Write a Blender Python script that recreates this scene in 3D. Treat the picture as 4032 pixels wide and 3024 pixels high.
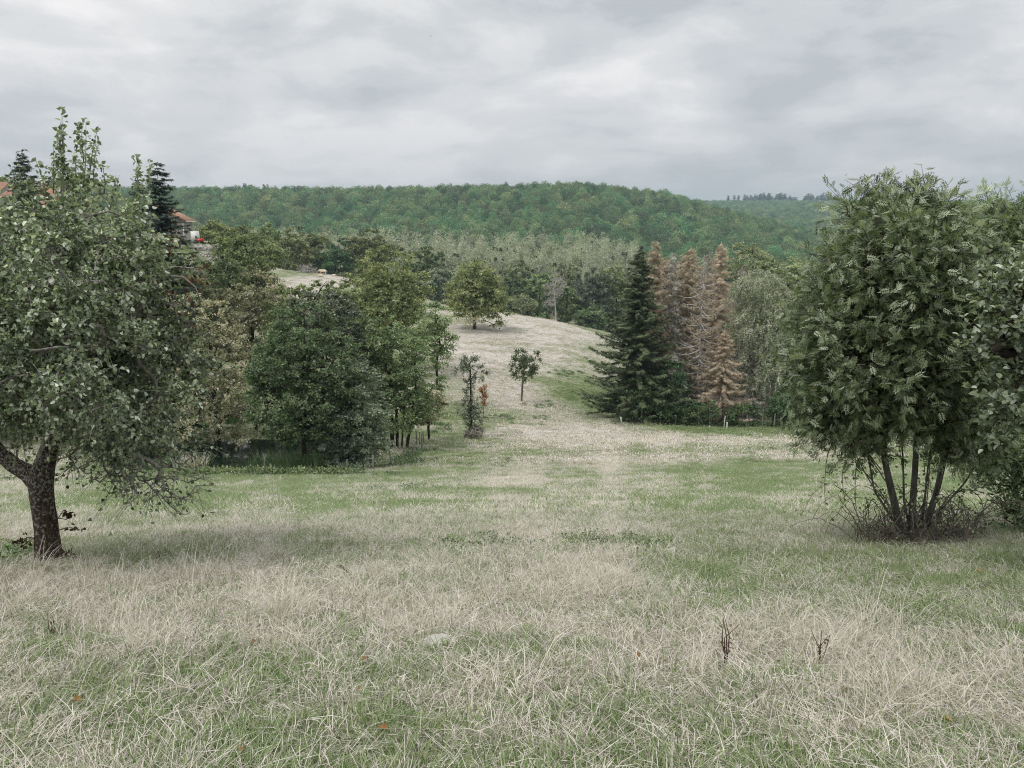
import bpy, math, random
import numpy as np
from mathutils import Vector

for o in list(bpy.data.objects):
    bpy.data.objects.remove(o)
SC = bpy.context.scene
COL = SC.collection
RNG = np.random.default_rng(7)
random.seed(7)

# ------------------------------------------------------------------ camera
F = 3000.0
PITCH = math.radians(11.9)
CP, SP = math.cos(PITCH), math.sin(PITCH)
cd = bpy.data.cameras.new('camera')
cam = bpy.data.objects.new('camera', cd)
COL.objects.link(cam)
cam.location = (0, 0, 0)
cam.rotation_euler = (math.pi / 2 - PITCH, 0, 0)
cd.sensor_width = 36
cd.angle = 2 * math.atan(2016 / F)
cd.clip_start = 0.05
cd.clip_end = 12000
SC.camera = cam

# ------------------------------------------------------------------ sky and sun
SUN_EL, SUN_AZ = math.radians(58), math.radians(-128)     # azimuth from +Y towards +X
w = bpy.data.worlds.new('World')
SC.world = w
w.use_nodes = True
nt = w.node_tree
nt.nodes.clear()


def N(nt, t, **kw):
    n = nt.nodes.new(t)
    for k, v in kw.items():
        if k == 'inp':
            for i, val in v.items():
                n.inputs[i].default_value = val
        else:
            setattr(n, k, v)
    return n


def L(nt, a, b):
    nt.links.new(a, b)


def ramp(nt, stops, interp='LINEAR'):
    r = nt.nodes.new('ShaderNodeValToRGB')
    r.color_ramp.interpolation = interp
    e = r.color_ramp.elements
    while len(e) < len(stops):
        e.new(0.5)
    for k, (p, c) in enumerate(stops):
        e[k].position = p
        e[k].color = (c[0], c[1], c[2], 1) if len(c) == 3 else c
    return r


def math_node(nt, op, a, b=None, clamp=False):
    n = nt.nodes.new('ShaderNodeMath')
    n.operation = op
    n.use_clamp = clamp
    for k, v in enumerate((a, b)):
        if v is None:
            continue
        if isinstance(v, (int, float)):
            n.inputs[k].default_value = v
        else:
            nt.links.new(v, n.inputs[k])
    return n.outputs[0]


def mixcol(nt, fac, a, b, blend='MIX'):
    n = nt.nodes.new('ShaderNodeMix')
    n.data_type = 'RGBA'
    n.blend_type = blend
    for s, v in ((n.inputs[0], fac), (n.inputs[6], a), (n.inputs[7], b)):
        if isinstance(v, (int, float)):
            s.default_value = v
        elif isinstance(v, tuple):
            s.default_value = (*v, 1) if len(v) == 3 else v
        else:
            nt.links.new(v, s)
    return n.outputs[2]


sky = N(nt, 'ShaderNodeTexSky', sky_type='NISHITA', sun_disc=False)
sky.sun_elevation = SUN_EL
sky.sun_rotation = SUN_AZ
tc = N(nt, 'ShaderNodeTexCoord')
sep = N(nt, 'ShaderNodeSeparateXYZ')
L(nt, tc.outputs['Generated'], sep.inputs[0])
zc = math_node(nt, 'ADD', math_node(nt, 'MAXIMUM', sep.outputs[2], 0.0), 0.21)
cx = math_node(nt, 'DIVIDE', sep.outputs[0], zc)
cy = math_node(nt, 'DIVIDE', sep.outputs[1], zc)
comb = N(nt, 'ShaderNodeCombineXYZ')
L(nt, cx, comb.inputs[0])
L(nt, cy, comb.inputs[1])
mp = N(nt, 'ShaderNodeMapping', inp={1: (3.1, 2.2, 0), 3: (0.8, 0.8, 1)})
L(nt, comb.outputs[0], mp.inputs[0])
n1 = N(nt, 'ShaderNodeTexNoise', inp={'Scale': 0.62, 'Detail': 8, 'Roughness': 0.52, 'Distortion': 0.35})
n2 = N(nt, 'ShaderNodeTexNoise', inp={'Scale': 2.7, 'Detail': 9, 'Roughness': 0.57, 'Distortion': 0.25})
L(nt, mp.outputs[0], n1.inputs['Vector'])
L(nt, mp.outputs[0], n2.inputs['Vector'])
cl = math_node(nt, 'ADD', math_node(nt, 'MULTIPLY', n1.outputs[0], 0.54), math_node(nt, 'MULTIPLY', n2.outputs[0], 0.46))
cr = ramp(nt, [(0.40, (3.9, 4.15, 4.3)), (0.46, (4.9, 5.05, 5.15)), (0.525, (6.15, 6.12, 6.1)), (0.61, (7.8, 7.55, 7.45))])
cr.color_ramp.interpolation = 'EASE'
for e in cr.color_ramp.elements:          # ramp colours are scaled back up below
    e.color = (e.color[0] / 10, e.color[1] / 10, e.color[2] / 10, 1)
L(nt, cl, cr.inputs[0])
up = mixcol(nt, 1.0, cr.outputs[0], (10, 10, 10), 'MULTIPLY')
hz = math_node(nt, 'SUBTRACT', 1.0, math_node(nt, 'MULTIPLY', sep.outputs[2], 3.6), True)
hzf = math_node(nt, 'MULTIPLY', hz, 0.6)
up2 = mixcol(nt, hzf, up, (5.2, 5.35, 5.75))
cie = math_node(nt, 'ADD', math_node(nt, 'MULTIPLY', math_node(nt, 'MAXIMUM', sep.outputs[2], 0.0), 0.9), 0.97)
cc = N(nt, 'ShaderNodeCombineXYZ')
for k_ in range(3):
    L(nt, cie, cc.inputs[k_])
up3 = mixcol(nt, 1.0, up2, cc.outputs[0], 'MULTIPLY')
full = mixcol(nt, 0.94, sky.outputs[0], up3)
bg = N(nt, 'ShaderNodeBackground', inp={'Strength': 0.081})
L(nt, full, bg.inputs[0])
wo = N(nt, 'ShaderNodeOutputWorld')
L(nt, bg.outputs[0], wo.inputs[0])

sd = bpy.data.lights.new('sun', 'SUN')
sd.energy = 1.35
sd.angle = math.radians(22)
sd.color = (1.0, 0.96, 0.9)
sun = bpy.data.objects.new('sun', sd)
COL.objects.link(sun)
sv = Vector((math.sin(SUN_AZ) * math.cos(SUN_EL), math.cos(SUN_AZ) * math.cos(SUN_EL), math.sin(SUN_EL)))
sun.rotation_euler = (-sv).to_track_quat('-Z', 'Y').to_euler()
SC.view_settings.view_transform = 'Standard'
SC.view_settings.look = 'None'
SC.view_settings.exposure = 0.49
SC.view_settings.gamma = 1.0
SC.render.engine = 'CYCLES'
SC.cycles.use_denoising = True
SC.cycles.denoising_prefilter = 'NONE'
SC.cycles.max_bounces = 7
SC.cycles.diffuse_bounces = 5
SC.cycles.glossy_bounces = 2
SC.cycles.transmission_bounces = 3
SC.cycles.volume_bounces = 0
SC.cycles.use_adaptive_sampling = True
SC.cycles.adaptive_threshold = 0.02
SC.cycles.pixel_filter_type = 'BLACKMAN_HARRIS'
SC.cycles.filter_width = 1.05

# ------------------------------------------------------------------ helpers


def W(px, py, Y):
    """world point on the ray of pixel (px, py) of the 4032 x 3024 photograph at forward distance Y"""
    px, py = np.asarray(px, float), np.asarray(py, float)
    rx, ru = (px - 2016) / F, -(py - 1512) / F
    fy, fz = CP + SP * ru, -SP + CP * ru
    t = Y / fy
    return np.stack([rx * t, np.zeros_like(t) + Y, fz * t], -1)


def depth(p):
    return p[..., 1] * CP - p[..., 2] * SP


def rnd(a, b, n=None):
    return RNG.uniform(a, b, n)


def unit(v):
    return v / (np.linalg.norm(v, axis=-1, keepdims=True) + 1e-9)


def vnoise(x, y, seed=0):
    x, y = np.asarray(x, float), np.asarray(y, float)
    xi, yi = np.floor(x).astype(np.int64), np.floor(y).astype(np.int64)
    fx, fy = x - xi, y - yi
    fx, fy = fx * fx * (3 - 2 * fx), fy * fy * (3 - 2 * fy)

    def h(a, b):
        n = (a * 374761393 + b * 668265263 + seed * 982451653) & 0x7fffffff
        n = ((n ^ (n >> 13)) * 1274126177) & 0x7fffffff
        n = (n ^ (n >> 16)) & 0xffff
        return n / 65535.0
    return (h(xi, yi) * (1 - fx) + h(xi + 1, yi) * fx) * (1 - fy) + (h(xi, yi + 1) * (1 - fx) + h(xi + 1, yi + 1) * fx) * fy


def fbm(x, y, seed=0, o=4):
    s, a, t = 0, 1.0, 0
    for k in range(o):
        s = s + a * vnoise(x * 2 ** k, y * 2 ** k, seed + k * 17)
        t += a
        a *= 0.55
    return s / t


# ------------------------------------------------------------------ terrain height
ST = []     # stations: distance, then (px, py) pixels or ('z', x, z) directly


def stp(Y, *pp):
    a = np.array(pp, float)
    p = W(a[:, 0], a[:, 1], Y)
    ST.append((Y, p[:, 0], p[:, 2]))


def stz(Y, pp):
    a = np.array(pp, float)
    x = (a[:, 0] - 2016) / F * Y
    ST.append((Y, x, a[:, 1]))


flat = lambda z: [(-3000, z), (7000, z)]
stz(-40, flat(3.2)); stz(-15, flat(1.2)); stz(0, flat(-1.6)); stz(3, flat(-2.36)); stz(6, flat(-3.16)); stz(9, flat(-4.0))
stz(11, flat(-4.62))
stp(24, (-1500, 1950), (600, 1960), (2000, 1962), (3000, 1955), (5000, 1940))
stp(50, (-1500, 1835), (600, 1843), (1500, 1843), (2100, 1835), (3000, 1815), (4600, 1800))
stp(62, (-1500, 1740), (600, 1760), (1500, 1760), (2100, 1765), (3000, 1755), (4600, 1745))
stp(75, (-1500, 1550), (0, 1600), (700, 1665), (1500, 1690), (1860, 1700), (2400, 1722), (3000, 1722), (4600, 1712))
stp(90, (-1500, 1250), (0, 1300), (500, 1330), (1000, 1500), (1500, 1590), (1900, 1600), (2400, 1652), (2700, 1670), (3200, 1682), (4600, 1690))
stp(110, (-1500, 950), (0, 1000), (500, 1030), (750, 1080), (1000, 1330), (1500, 1480), (1900, 1510), (2200, 1560), (2400, 1605), (3000, 1655), (4600, 1675))
stp(130, (-1500, 870), (0, 895), (500, 935), (740, 965), (920, 1130), (1200, 1300), (1500, 1380), (1900, 1400), (2300, 1470), (2700, 1600), (4600, 1650))
stp(160, (-1500, 850), (0, 865), (700, 930), (900, 1080), (1200, 1220), (1500, 1285), (1900, 1290), (2200, 1320), (2400, 1375), (2700, 1520), (4600, 1600))
stp(190, (-1500, 850), (0, 855), (800, 950), (1000, 1100), (1300, 1165), (1600, 1220), (1900, 1240), (2150, 1265), (2400, 1325), (2700, 1460), (4600, 1520))
stp(220, (-1500, 850), (0, 855), (800, 960), (1000, 1040), (1130, 1066), (1300, 1085), (1500, 1125), (1800, 1215), (2000, 1232), (2370, 1305), (2700, 1420), (4600, 1450))
stp(265, (-1500, 900), (0, 900), (800, 1000), (1130, 1120), (1500, 1190), (2000, 1290), (2370, 1350), (4600, 1380))
stz(350, [(-1500, -20), (600, -28), (1130, -33), (2016, -35), (4600, -38)])
stz(480, [(-1500, -26), (700, -28), (2016, -31), (3000, -38), (4600, -42)])
stz(650, [(-1500, -6), (700, -8), (1500, -10), (2300, -5), (2600, -10), (2900, -20), (3200, -34), (5000, -45)])
stz(850, [(-1500, 23), (700, 24), (1500, 24), (1900, 27), (2300, 29), (2600, 20), (2800, 4), (3000, -10), (3300, -30), (5000, -40)])
stz(1100, [(-1500, 26), (700, 28), (1500, 24), (2300, 10), (2700, 5), (3000, -15), (3300, -25), (5000, -20)])
stz(1500, [(-1500, 20), (1500, 10), (3000, 6), (5000, 8)])
stz(2200, [(-3000, 40), (2016, 40), (3000, 44), (5000, 44)])
stz(3200, flat(38)); stz(6000, flat(30))
SY = np.array([s[0] for s in ST])
fan = lambda Y: np.sqrt(np.square(Y) + 900.0)
POND = W(930, 1797, 52.3)
WATER_Z = float(W(930, 1850, 49.0)[2]) - 0.12


def H(x, Y, detail=True):
    x, Y = np.broadcast_arrays(np.asarray(x, float), np.asarray(Y, float))
    shp = x.shape
    x, Y = x.ravel(), Y.ravel()
    u = x / fan(Y)
    Z = np.stack([np.interp(u, s[1] / fan(s[0]), s[2]) for s in ST], 0)
    i = np.clip(np.searchsorted(SY, Y) - 1, 0, len(SY) - 2)
    ar = np.arange(len(x))
    h = SY[i + 1] - SY[i]
    t = (Y - SY[i]) / h
    t = np.clip(t, 0, 1)
    D = (Z[1:] - Z[:-1]) / np.diff(SY)[:, None]
    M = np.zeros_like(Z)
    M[0], M[-1] = D[0], D[-1]
    same = D[1:] * D[:-1] > 0
    M[1:-1] = np.where(same, 2 * D[1:] * D[:-1] / np.where(same, D[1:] + D[:-1], 1), 0)
    z = (2 * t**3 - 3 * t**2 + 1) * Z[i, ar] + (t**3 - 2 * t**2 + t) * h * M[i, ar] + (-2 * t**3 + 3 * t**2) * Z[i + 1, ar] + (t**3 - t**2) * h * M[i + 1, ar]
    if detail:
        z = z + (fbm(x / 1.3, Y / 1.3, 3, 3) - 0.5) * 0.10 * np.clip(1 - np.abs(Y - 5) / 60, 0.3, 1)
        far = np.clip((Y - 14) / 30, 0, 1) * np.clip((520 - Y) / 100, 0, 1)
        z = z + (fbm(x / 7, Y / 7, 9, 3) - 0.5) * 0.45 * far
    q = np.hypot((x - POND[0]) / 7.2, (Y - POND[1]) / 3.5)
    q = q + (fbm(x / 2, Y / 2, 31, 2) - 0.5) * 0.25
    b = np.clip((1.25 - q) / 0.3, 0, 1)
    z = z * (1 - b) + np.minimum(z, WATER_Z - 0.45 * np.clip((1.05 - q) / 0.2, -0.3, 1)) * b
    return z.reshape(shp)


def ground(px, py, y0=1.5, y1=280.0):
    """where the ray of a photograph pixel first meets the ground"""
    Y = np.geomspace(y0, y1, 3000)
    p = W(px, py, Y) if False else np.stack([W(px, py, 1.0) * k for k in Y])
    hit = np.nonzero(p[:, 2] < H(p[:, 0], p[:, 1]))[0]
    k = hit[0] if len(hit) else len(Y) - 1
    return np.array([p[k, 0], p[k, 1], float(H(p[k, 0], p[k, 1]))])


def base_at(px, Y):
    """ground point in the direction of column px at forward distance Y"""
    z = -20.0
    for _ in range(6):
        x = (px - 2016) / F * (Y * CP - z * SP)
        z = float(H(x, Y))
    return np.array([x, Y, z])


# ------------------------------------------------------------------ green / straw zones (world ellipses)
ZONES = []


def zone(px, py, rx, ry, amt):
    c = ground(px, py)
    a, b, l = ground(px, py - ry), ground(px, min(py + ry, 3300)), ground(px + rx, py)
    ZONES.append((c[0], c[1], abs(l[0] - c[0]) + 1e-3, max(abs(a[1] - c[1]), abs(b[1] - c[1])) * 0.7 + abs(a[1] - b[1]) * 0.15 + 1e-3, amt))


# negative = greener, positive = strawier
for z_ in [(3450, 2290, 750, 110, -.85), (60, 2190, 180, 60, -.9), (430, 1990, 300, 60, -.4), (2330, 1580, 200, 75, -.9),  # last one: meadow shade left of the spruces, put in as greener grass
           (3050, 1860, 500, 60, -.3), (2950, 1690, 500, 25, -.6), (1280, 2780, 230, 130, -.3), (300, 2850, 380, 130, -.25),
           (2750, 2900, 420, 110, -.15), (2000, 2950, 400, 100, -.15), (1150, 1880, 500, 22, -.35), (2000, 1640, 250, 40, -.35),
           (2150, 1780, 350, 45, -.4), (2900, 2030, 600, 60, -.2), (3950, 2450, 200, 60, -.5), (900, 2720, 300, 60, -.4),
           (1900, 2650, 200, 70, -.3), (3300, 1950, 300, 70, -.3), (1850, 1700, 300, 80, -.25),
           (750, 2330, 750, 90, .6), (2350, 2290, 260, 90, .6), (3450, 2560, 650, 120, .5), (1900, 2470, 700, 110, .45),
           (2100, 1340, 260, 110, .75), (2700, 1735, 800, 28, .8), (2600, 1815, 800, 22, .5), (700, 2110, 700, 35, .4),
           (1270, 1100, 260, 25, .7), (1700, 2750, 500, 70, .25), (1000, 2560, 500, 60, .35), (3700, 2800, 500, 150, .45),
           (2200, 2120, 600, 35, .2), (2350, 1700, 250, 25, .5)]:
    zone(*z_)


def dryness(x, Y):
    x, Y = np.asarray(x, float), np.asarray(Y, float)
    s = np.clip(np.abs(Y) / 18, 0.35, 6)
    d = 0.34 + (fbm(x / (1.6 * s), Y / (1.1 * s), 51, 4) - 0.5) * 1.7
    md_ = np.clip((Y - 11) / 6, 0, 1) * np.clip((95 - Y) / 20, 0, 1)
    d = d + md_ * ((fbm(x / 3.2, Y / 1.0, 61, 3) - .5) * 1.5 - .13)
    zn = np.clip(.35 + 1.5 * fbm(x / (.5 * s) + 9, Y / (.35 * s), 71, 3) * 1.0, .2, 1.6)
    for cx, cy, rx, ry, a in ZONES:
        q = ((x - cx) / rx) ** 2 + ((Y - cy) / ry) ** 2
        d = d + a * np.exp(-q * 1.1) * zn
    return np.clip(d, 0, 1)


# ------------------------------------------------------------------ mesh helpers
def mesh_np(name, V, Q=None, T=None, mat=None, tint=None, smooth=False):
    me = bpy.data.meshes.new(name)
    V = np.asarray(V, np.float32).reshape(-1, 3)
    nq = 0 if Q is None else len(Q)
    ntr = 0 if T is None else len(T)
    idx = []
    if nq:
        idx.append(np.asarray(Q).ravel())
    if ntr:
        idx.append(np.asarray(T).ravel())
    idx = np.concatenate(idx).astype(np.int32)
    st = np.concatenate([np.arange(nq) * 4, nq * 4 + np.arange(ntr) * 3]).astype(np.int32)
    me.vertices.add(len(V))
    me.vertices.foreach_set('co', V.ravel())
    me.loops.add(len(idx))
    me.loops.foreach_set('vertex_index', idx)
    me.polygons.add(nq + ntr)
    me.polygons.foreach_set('loop_start', st)
    if tint is not None:
        a = me.attributes.new('tint', 'FLOAT', 'FACE')
        a.data.foreach_set('value', np.asarray(tint, np.float32))
    if smooth:
        me.polygons.foreach_set('use_smooth', np.ones(nq + ntr, bool))
    me.update(calc_edges=True)
    if mat:
        me.materials.append(mat)
    return me


def link(name, me, parent=None, loc=None):
    o = bpy.data.objects.new(name, me)
    COL.objects.link(o)
    if parent is not None:
        o.parent = parent
    if loc is not None:
        o.location = loc
    return o


def tag(o, label=None, cat=None, group=None, kind=None):
    for k, v in (('label', label), ('category', cat), ('group', group), ('kind', kind)):
        if v:
            o[k] = v
    return o


def empty(name, loc, label, cat, group=None):
    o = bpy.data.objects.new(name, None)
    COL.objects.link(o)
    o.location = loc
    o.empty_display_size = 0.2
    return tag(o, label, cat, group)


class MB:
    """collects triangles / quads into one mesh"""

    def __init__(s):
        s.V, s.Q, s.T, s.tq, s.tt, s.n = [], [], [], [], [], 0

    def add(s, V, Q=None, T=None, tint=0.5):
        V = np.asarray(V, float).reshape(-1, 3)
        if Q is not None and len(Q):
            Q = np.asarray(Q).reshape(-1, 4)
            s.Q.append(Q + s.n)
            s.tq.append(np.broadcast_to(np.asarray(tint, float), (len(Q),)))
        if T is not None and len(T):
            T = np.asarray(T).reshape(-1, 3)
            s.T.append(T + s.n)
            s.tt.append(np.broadcast_to(np.asarray(tint, float), (len(T),)))
        s.V.append(V)
        s.n += len(V)
        return s

    def box(s, c, d, rz=0.0, tint=0.5, taper=1.0):
        x, y, z = np.array(d) / 2
        P = np.array([[i * x, j * y, k * z] for k in (-1, 1) for j in (-1, 1) for i in (-1, 1)], float)
        P[4:, :2] *= taper
        ca, sa = math.cos(rz), math.sin(rz)
        P = np.stack([P[:, 0] * ca - P[:, 1] * sa, P[:, 0] * sa + P[:, 1] * ca, P[:, 2]], -1) + np.array(c)
        return s.add(P, [[0, 1, 5, 4], [1, 3, 7, 5], [3, 2, 6, 7], [2, 0, 4, 6], [4, 5, 7, 6], [1, 0, 2, 3]], tint=tint)

    def tube(s, pts, rad, sides=6, tint=0.5, cap=True):
        P = np.asarray(pts, float)
        R = np.broadcast_to(np.asarray(rad, float), (len(P),))
        d = unit(np.gradient(P, axis=0))
        ref = np.array([0.31, 0.93, 0.2]) if abs(d[0][2]) > 0.7 else np.array([0, 0, 1.0])
        a = unit(np.cross(d, ref))
        b = np.cross(d, a)
        th = np.arange(sides) * 2 * math.pi / sides
        V = P[:, None] + R[:, None, None] * (a[:, None] * np.cos(th)[None, :, None] + b[:, None] * np.sin(th)[None, :, None])
        k, j = np.meshgrid(np.arange(len(P) - 1), np.arange(sides), indexing='ij')
        j2 = (j + 1) % sides
        Q = np.stack([k * sides + j, k * sides + j2, (k + 1) * sides + j2, (k + 1) * sides + j], -1).reshape(-1, 4)
        V = V.reshape(-1, 3)
        T = None
        if cap:
            n = len(V)
            V = np.concatenate([V, P[[0]], P[[-1]]])
            j = np.arange(sides)
            T = np.concatenate([np.stack([(j + 1) % sides, j, j * 0 + n], -1), np.stack([n - sides + j, n - sides + (j + 1) % sides, j * 0 + n + 1], -1)])
        return s.add(V, Q, T, tint)

    def segs(s, A, B, ra, rb, sides=4, tint=0.5):
        """many independent tapered segments"""
        A, B = np.asarray(A, float), np.asarray(B, float)
        n = len(A)
        if n == 0:
            return s
        d = unit(B - A)
        ref = np.where(np.abs(d[:, 2:3]) > 0.8, np.array([[1.0, 0, 0]]), np.array([[0, 0, 1.0]]))
        a = unit(np.cross(d, ref))
        b = np.cross(d, a)
        th = np.arange(sides) * 2 * math.pi / sides
        ring = a[:, None] * np.cos(th)[None, :, None] + b[:, None] * np.sin(th)[None, :, None]
        ra = np.broadcast_to(ra, (n,))[:, None, None]
        rb = np.broadcast_to(rb, (n,))[:, None, None]
        A2, B2 = A - d * ra[:, 0] * 0.3, B + d * rb[:, 0] * 0.3
        V = np.concatenate([A2[:, None] + ring * ra, B2[:, None] + ring * rb], 1)
        j = np.arange(sides)
        q = np.stack([j, (j + 1) % sides, sides + (j + 1) % sides, sides + j], -1)
        Q = (q[None] + (np.arange(n) * 2 * sides)[:, None, None]).reshape(-1, 4)
        tt = np.repeat(np.broadcast_to(np.asarray(tint, float), (n,)), sides)
        return s.add(V.reshape(-1, 3), Q, None, tt)

    def build(s, name, mat=None, smooth=False):
        V = np.concatenate(s.V)
        Q = np.concatenate(s.Q) if s.Q else None
        T = np.concatenate(s.T) if s.T else None
        return mesh_np(name, V, Q, T, mat, np.concatenate(s.tq + s.tt), smooth)


# leaf templates: (along, side, normal) in units of leaf length / width
def tmpl_simple(wd=0.35, fold=0.10):
    return np.array([[0, 0, 0], [0.5, wd, fold], [1, 0, -0.06], [0.5, -wd, fold]]), np.array([[0, 1, 2, 3]]), None


def tmpl_tri(wd=0.42):
    return np.array([[0, -wd, 0], [0.12, wd, 0.05], [1, 0, -0.06]]), None, np.array([[0, 1, 2]])


def tmpl_leaf(wd=0.36, fold=0.12):
    return (np.array([[0, 0, 0], [0.3, wd * 0.95, fold], [0.72, wd * 0.75, fold * 0.5], [1, 0, -0.2], [0.72, -wd * 0.75, fold * 0.5], [0.3, -wd * 0.95, fold]]),
            np.array([[0, 3, 2, 1], [0, 5, 4, 3]]), None)


def tmpl_compound(pairs=4, lw=0.08, ll=0.42):
    V, Q = [], []

    def leaf(a, side, ang, ln):
        ca, sa = math.cos(ang), math.sin(ang) * side
        dr = -0.28 * a * a
        p0 = np.array([a, 0, dr])
        d = np.array([ca, sa, -0.25])
        s_ = np.array([-sa, ca, 0.0])
        k = len(V)
        V.extend([p0 + d * ln * .12 + s_ * lw, p0 + d * ln + [0, 0, -0.05], p0 + d * ln * 0.2 - s_ * lw])
        Q.append([k, k + 1, k + 2])
    for i in range(pairs):
        a = 0.2 + 0.68 * i / pairs
        leaf(a, 1, 0.95, ll)
        leaf(a, -1, 0.95, ll)
    leaf(0.84, 1, 0.0, ll)
    return np.array(V), None, np.array(Q)


def leaves(mb, P, D, Nn, ln, tm, tint):
    V0, Q0, T0 = tm
    n = len(P)
    D = unit(D)
    Nn = Nn - D * np.sum(D * Nn, 1, keepdims=True)
    Nn = unit(Nn)
    S = np.cross(Nn, D)
    ln = np.broadcast_to(ln, (n,))[:, None, None]
    V = P[:, None] + ln * (D[:, None] * V0[None, :, 0:1] + S[:, None] * V0[None, :, 1:2] + Nn[:, None] * V0[None, :, 2:3])
    k = len(V0)
    off = (np.arange(n) * k)[:, None, None]
    mb.V.append(V.reshape(-1, 3))
    if Q0 is not None:
        mb.Q.append((Q0[None] + off).reshape(-1, 4) + mb.n)
        mb.tq.append(np.repeat(tint, len(Q0)))
    if T0 is not None:
        mb.T.append((T0[None] + off).reshape(-1, 3) + mb.n)
        mb.tt.append(np.repeat(tint, len(T0)))
    mb.n += n * k


# ------------------------------------------------------------------ materials
def principled(name, col=(0.3, 0.3, 0.3), rough=0.8, spec=0.3):
    m = bpy.data.materials.new(name)
    m.use_nodes = True
    b = m.node_tree.nodes['Principled BSDF']
    b.inputs['Base Color'].default_value = (*col, 1)
    b.inputs['Roughness'].default_value = rough
    b.inputs['Specular IOR Level'].default_value = spec
    return m, m.node_tree, b


def leafmat(name, c0, c1, c2, transl=0.22, rough=0.5, spec=0.35, vary=0.25):
    if name.endswith('_leaf') and not any(k in name for k in ('orange', 'withered', 'forest', 'poplar', 'mistletoe')):
        c0, c1, c2 = [tuple(v_ * g_ for v_ in c_) for c_, g_ in ((c0, 1.15), (c1, 1.8), (c2, 1.75))]
        c0, c1, c2 = [(c_[0], c_[1] * .985, c_[2] * 1.13) for c_ in (c0, c1, c2)]
        transl = min(transl + .08, .34)
    m, t, b = principled(name, c1, rough, spec)
    at = N(t, 'ShaderNodeAttribute', attribute_name='tint')
    r = ramp(t, [(0.0, c0), (0.5, c1), (1.0, c2)])
    L(t, at.outputs['Fac'], r.inputs[0])
    oi = N(t, 'ShaderNodeObjectInfo')
    hs = N(t, 'ShaderNodeHueSaturation')
    L(t, math_node(t, 'ADD', math_node(t, 'MULTIPLY', oi.outputs['Random'], vary * 2), 1.0 - vary), hs.inputs['Value'])
    L(t, math_node(t, 'ADD', math_node(t, 'MULTIPLY', math_node(t, 'FRACT', math_node(t, 'MULTIPLY', oi.outputs['Random'], 7.31)), vary * 0.12), 0.5 - vary * 0.06), hs.inputs['Hue'])
    L(t, r.outputs[0], hs.inputs['Color'])
    L(t, hs.outputs[0], b.inputs['Base Color'])
    tr = N(t, 'ShaderNodeBsdfTranslucent')
    L(t, mixcol(t, 1.0, hs.outputs[0], (1.1, 1.2, 0.6), 'MULTIPLY'), tr.inputs[0])
    mx = N(t, 'ShaderNodeMixShader', inp={0: transl})
    L(t, b.outputs[0], mx.inputs[1])
    L(t, tr.outputs[0], mx.inputs[2])
    L(t, mx.outputs[0], t.nodes['Material Output'].inputs[0])
    return m


def barkmat(name, c0, c1, scale=14, lichen=0.0, lc=(0.42, 0.44, 0.40)):
    m, t, b = principled(name, c0, 0.95, 0.15)
    tcn = N(t, 'ShaderNodeTexCoord')
    mpn = N(t, 'ShaderNodeMapping', inp={3: (1, 1, 0.28)})
    L(t, tcn.outputs['Object'], mpn.inputs[0])
    nz = N(t, 'ShaderNodeTexNoise', inp={'Scale': scale, 'Detail': 6, 'Roughness': 0.65})
    L(t, mpn.outputs[0], nz.inputs['Vector'])
    r = ramp(t, [(0.35, c0), (0.65, c1)])
    L(t, nz.outputs[0], r.inputs[0])
    out = r.outputs[0]
    if lichen or 'pear_bark' in name:
        n2_ = N(t, 'ShaderNodeTexNoise', inp={'Scale': scale * 0.9, 'Detail': 5, 'Roughness': 0.6})
        L(t, tcn.outputs['Object'], n2_.inputs['Vector'])
        sp = N(t, 'ShaderNodeSeparateXYZ')
        L(t, tcn.outputs['Object'], sp.inputs[0])
        up_ = math_node(t, 'MULTIPLY', sp.outputs[2], 0.09)
        v = math_node(t, 'ADD', n2_.outputs[0], math_node(t, 'MINIMUM', up_, 0.09))
        rr = ramp(t, [(0.60 - lichen * 0.1, (0, 0, 0)), (0.63 - lichen * 0.1, (1, 1, 1))])
        L(t, v, rr.inputs[0])
        out = mixcol(t, math_node(t, 'MULTIPLY', rr.outputs[0], .8), out, lc)
    L(t, out, b.inputs['Base Color'])
    bp = N(t, 'ShaderNodeBump', inp={'Strength': 0.8, 'Distance': 0.03})
    L(t, nz.outputs[0], bp.inputs['Height'])
    L(t, bp.outputs[0], b.inputs['Normal'])
    return m


M = {}
M['bark'] = barkmat('dark_bark', (0.022, 0.018, 0.014), (0.075, 0.062, 0.05))
M['bark_grey'] = barkmat('grey_bark', (0.07, 0.065, 0.055), (0.2, 0.19, 0.17))
M['bark_pear'] = barkmat('pear_bark', (0.022, 0.017, 0.013), (0.10, 0.072, 0.052), 38, -0.02, (0.25, 0.25, 0.235))
M['twig'] = barkmat('lichen_twig', (0.12, 0.11, 0.095), (0.40, 0.385, 0.35), 30)
M['bark_white'] = barkmat('birch_bark', (0.25, 0.24, 0.22), (0.55, 0.54, 0.5), 6)
M['deadwood'] = barkmat('bleached_dead_wood', (0.32, 0.3, 0.28), (0.56, 0.53, 0.5), 8)
M['pear'] = leafmat('pear_leaf', (0.040, 0.060, 0.028), (0.155, 0.19, 0.115), (0.48, 0.51, 0.40), 0.27, 0.38, 0.5)
M['ash'] = leafmat('ash_leaf', (0.042, 0.066, 0.028), (0.15, 0.198, 0.096), (0.40, 0.45, 0.30), 0.3, 0.4, 0.45)
M['maple'] = leafmat('maple_leaf', (0.04, 0.07, 0.026), (0.115, 0.16, 0.068), (0.26, 0.30, 0.16), 0.25)
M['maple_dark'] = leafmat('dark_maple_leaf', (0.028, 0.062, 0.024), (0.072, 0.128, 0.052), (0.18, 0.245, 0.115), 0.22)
M['maple_pond'] = leafmat('pond_maple_leaf', (0.034, 0.064, 0.026), (0.10, 0.148, 0.068), (0.24, 0.29, 0.15), 0.22)
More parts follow.
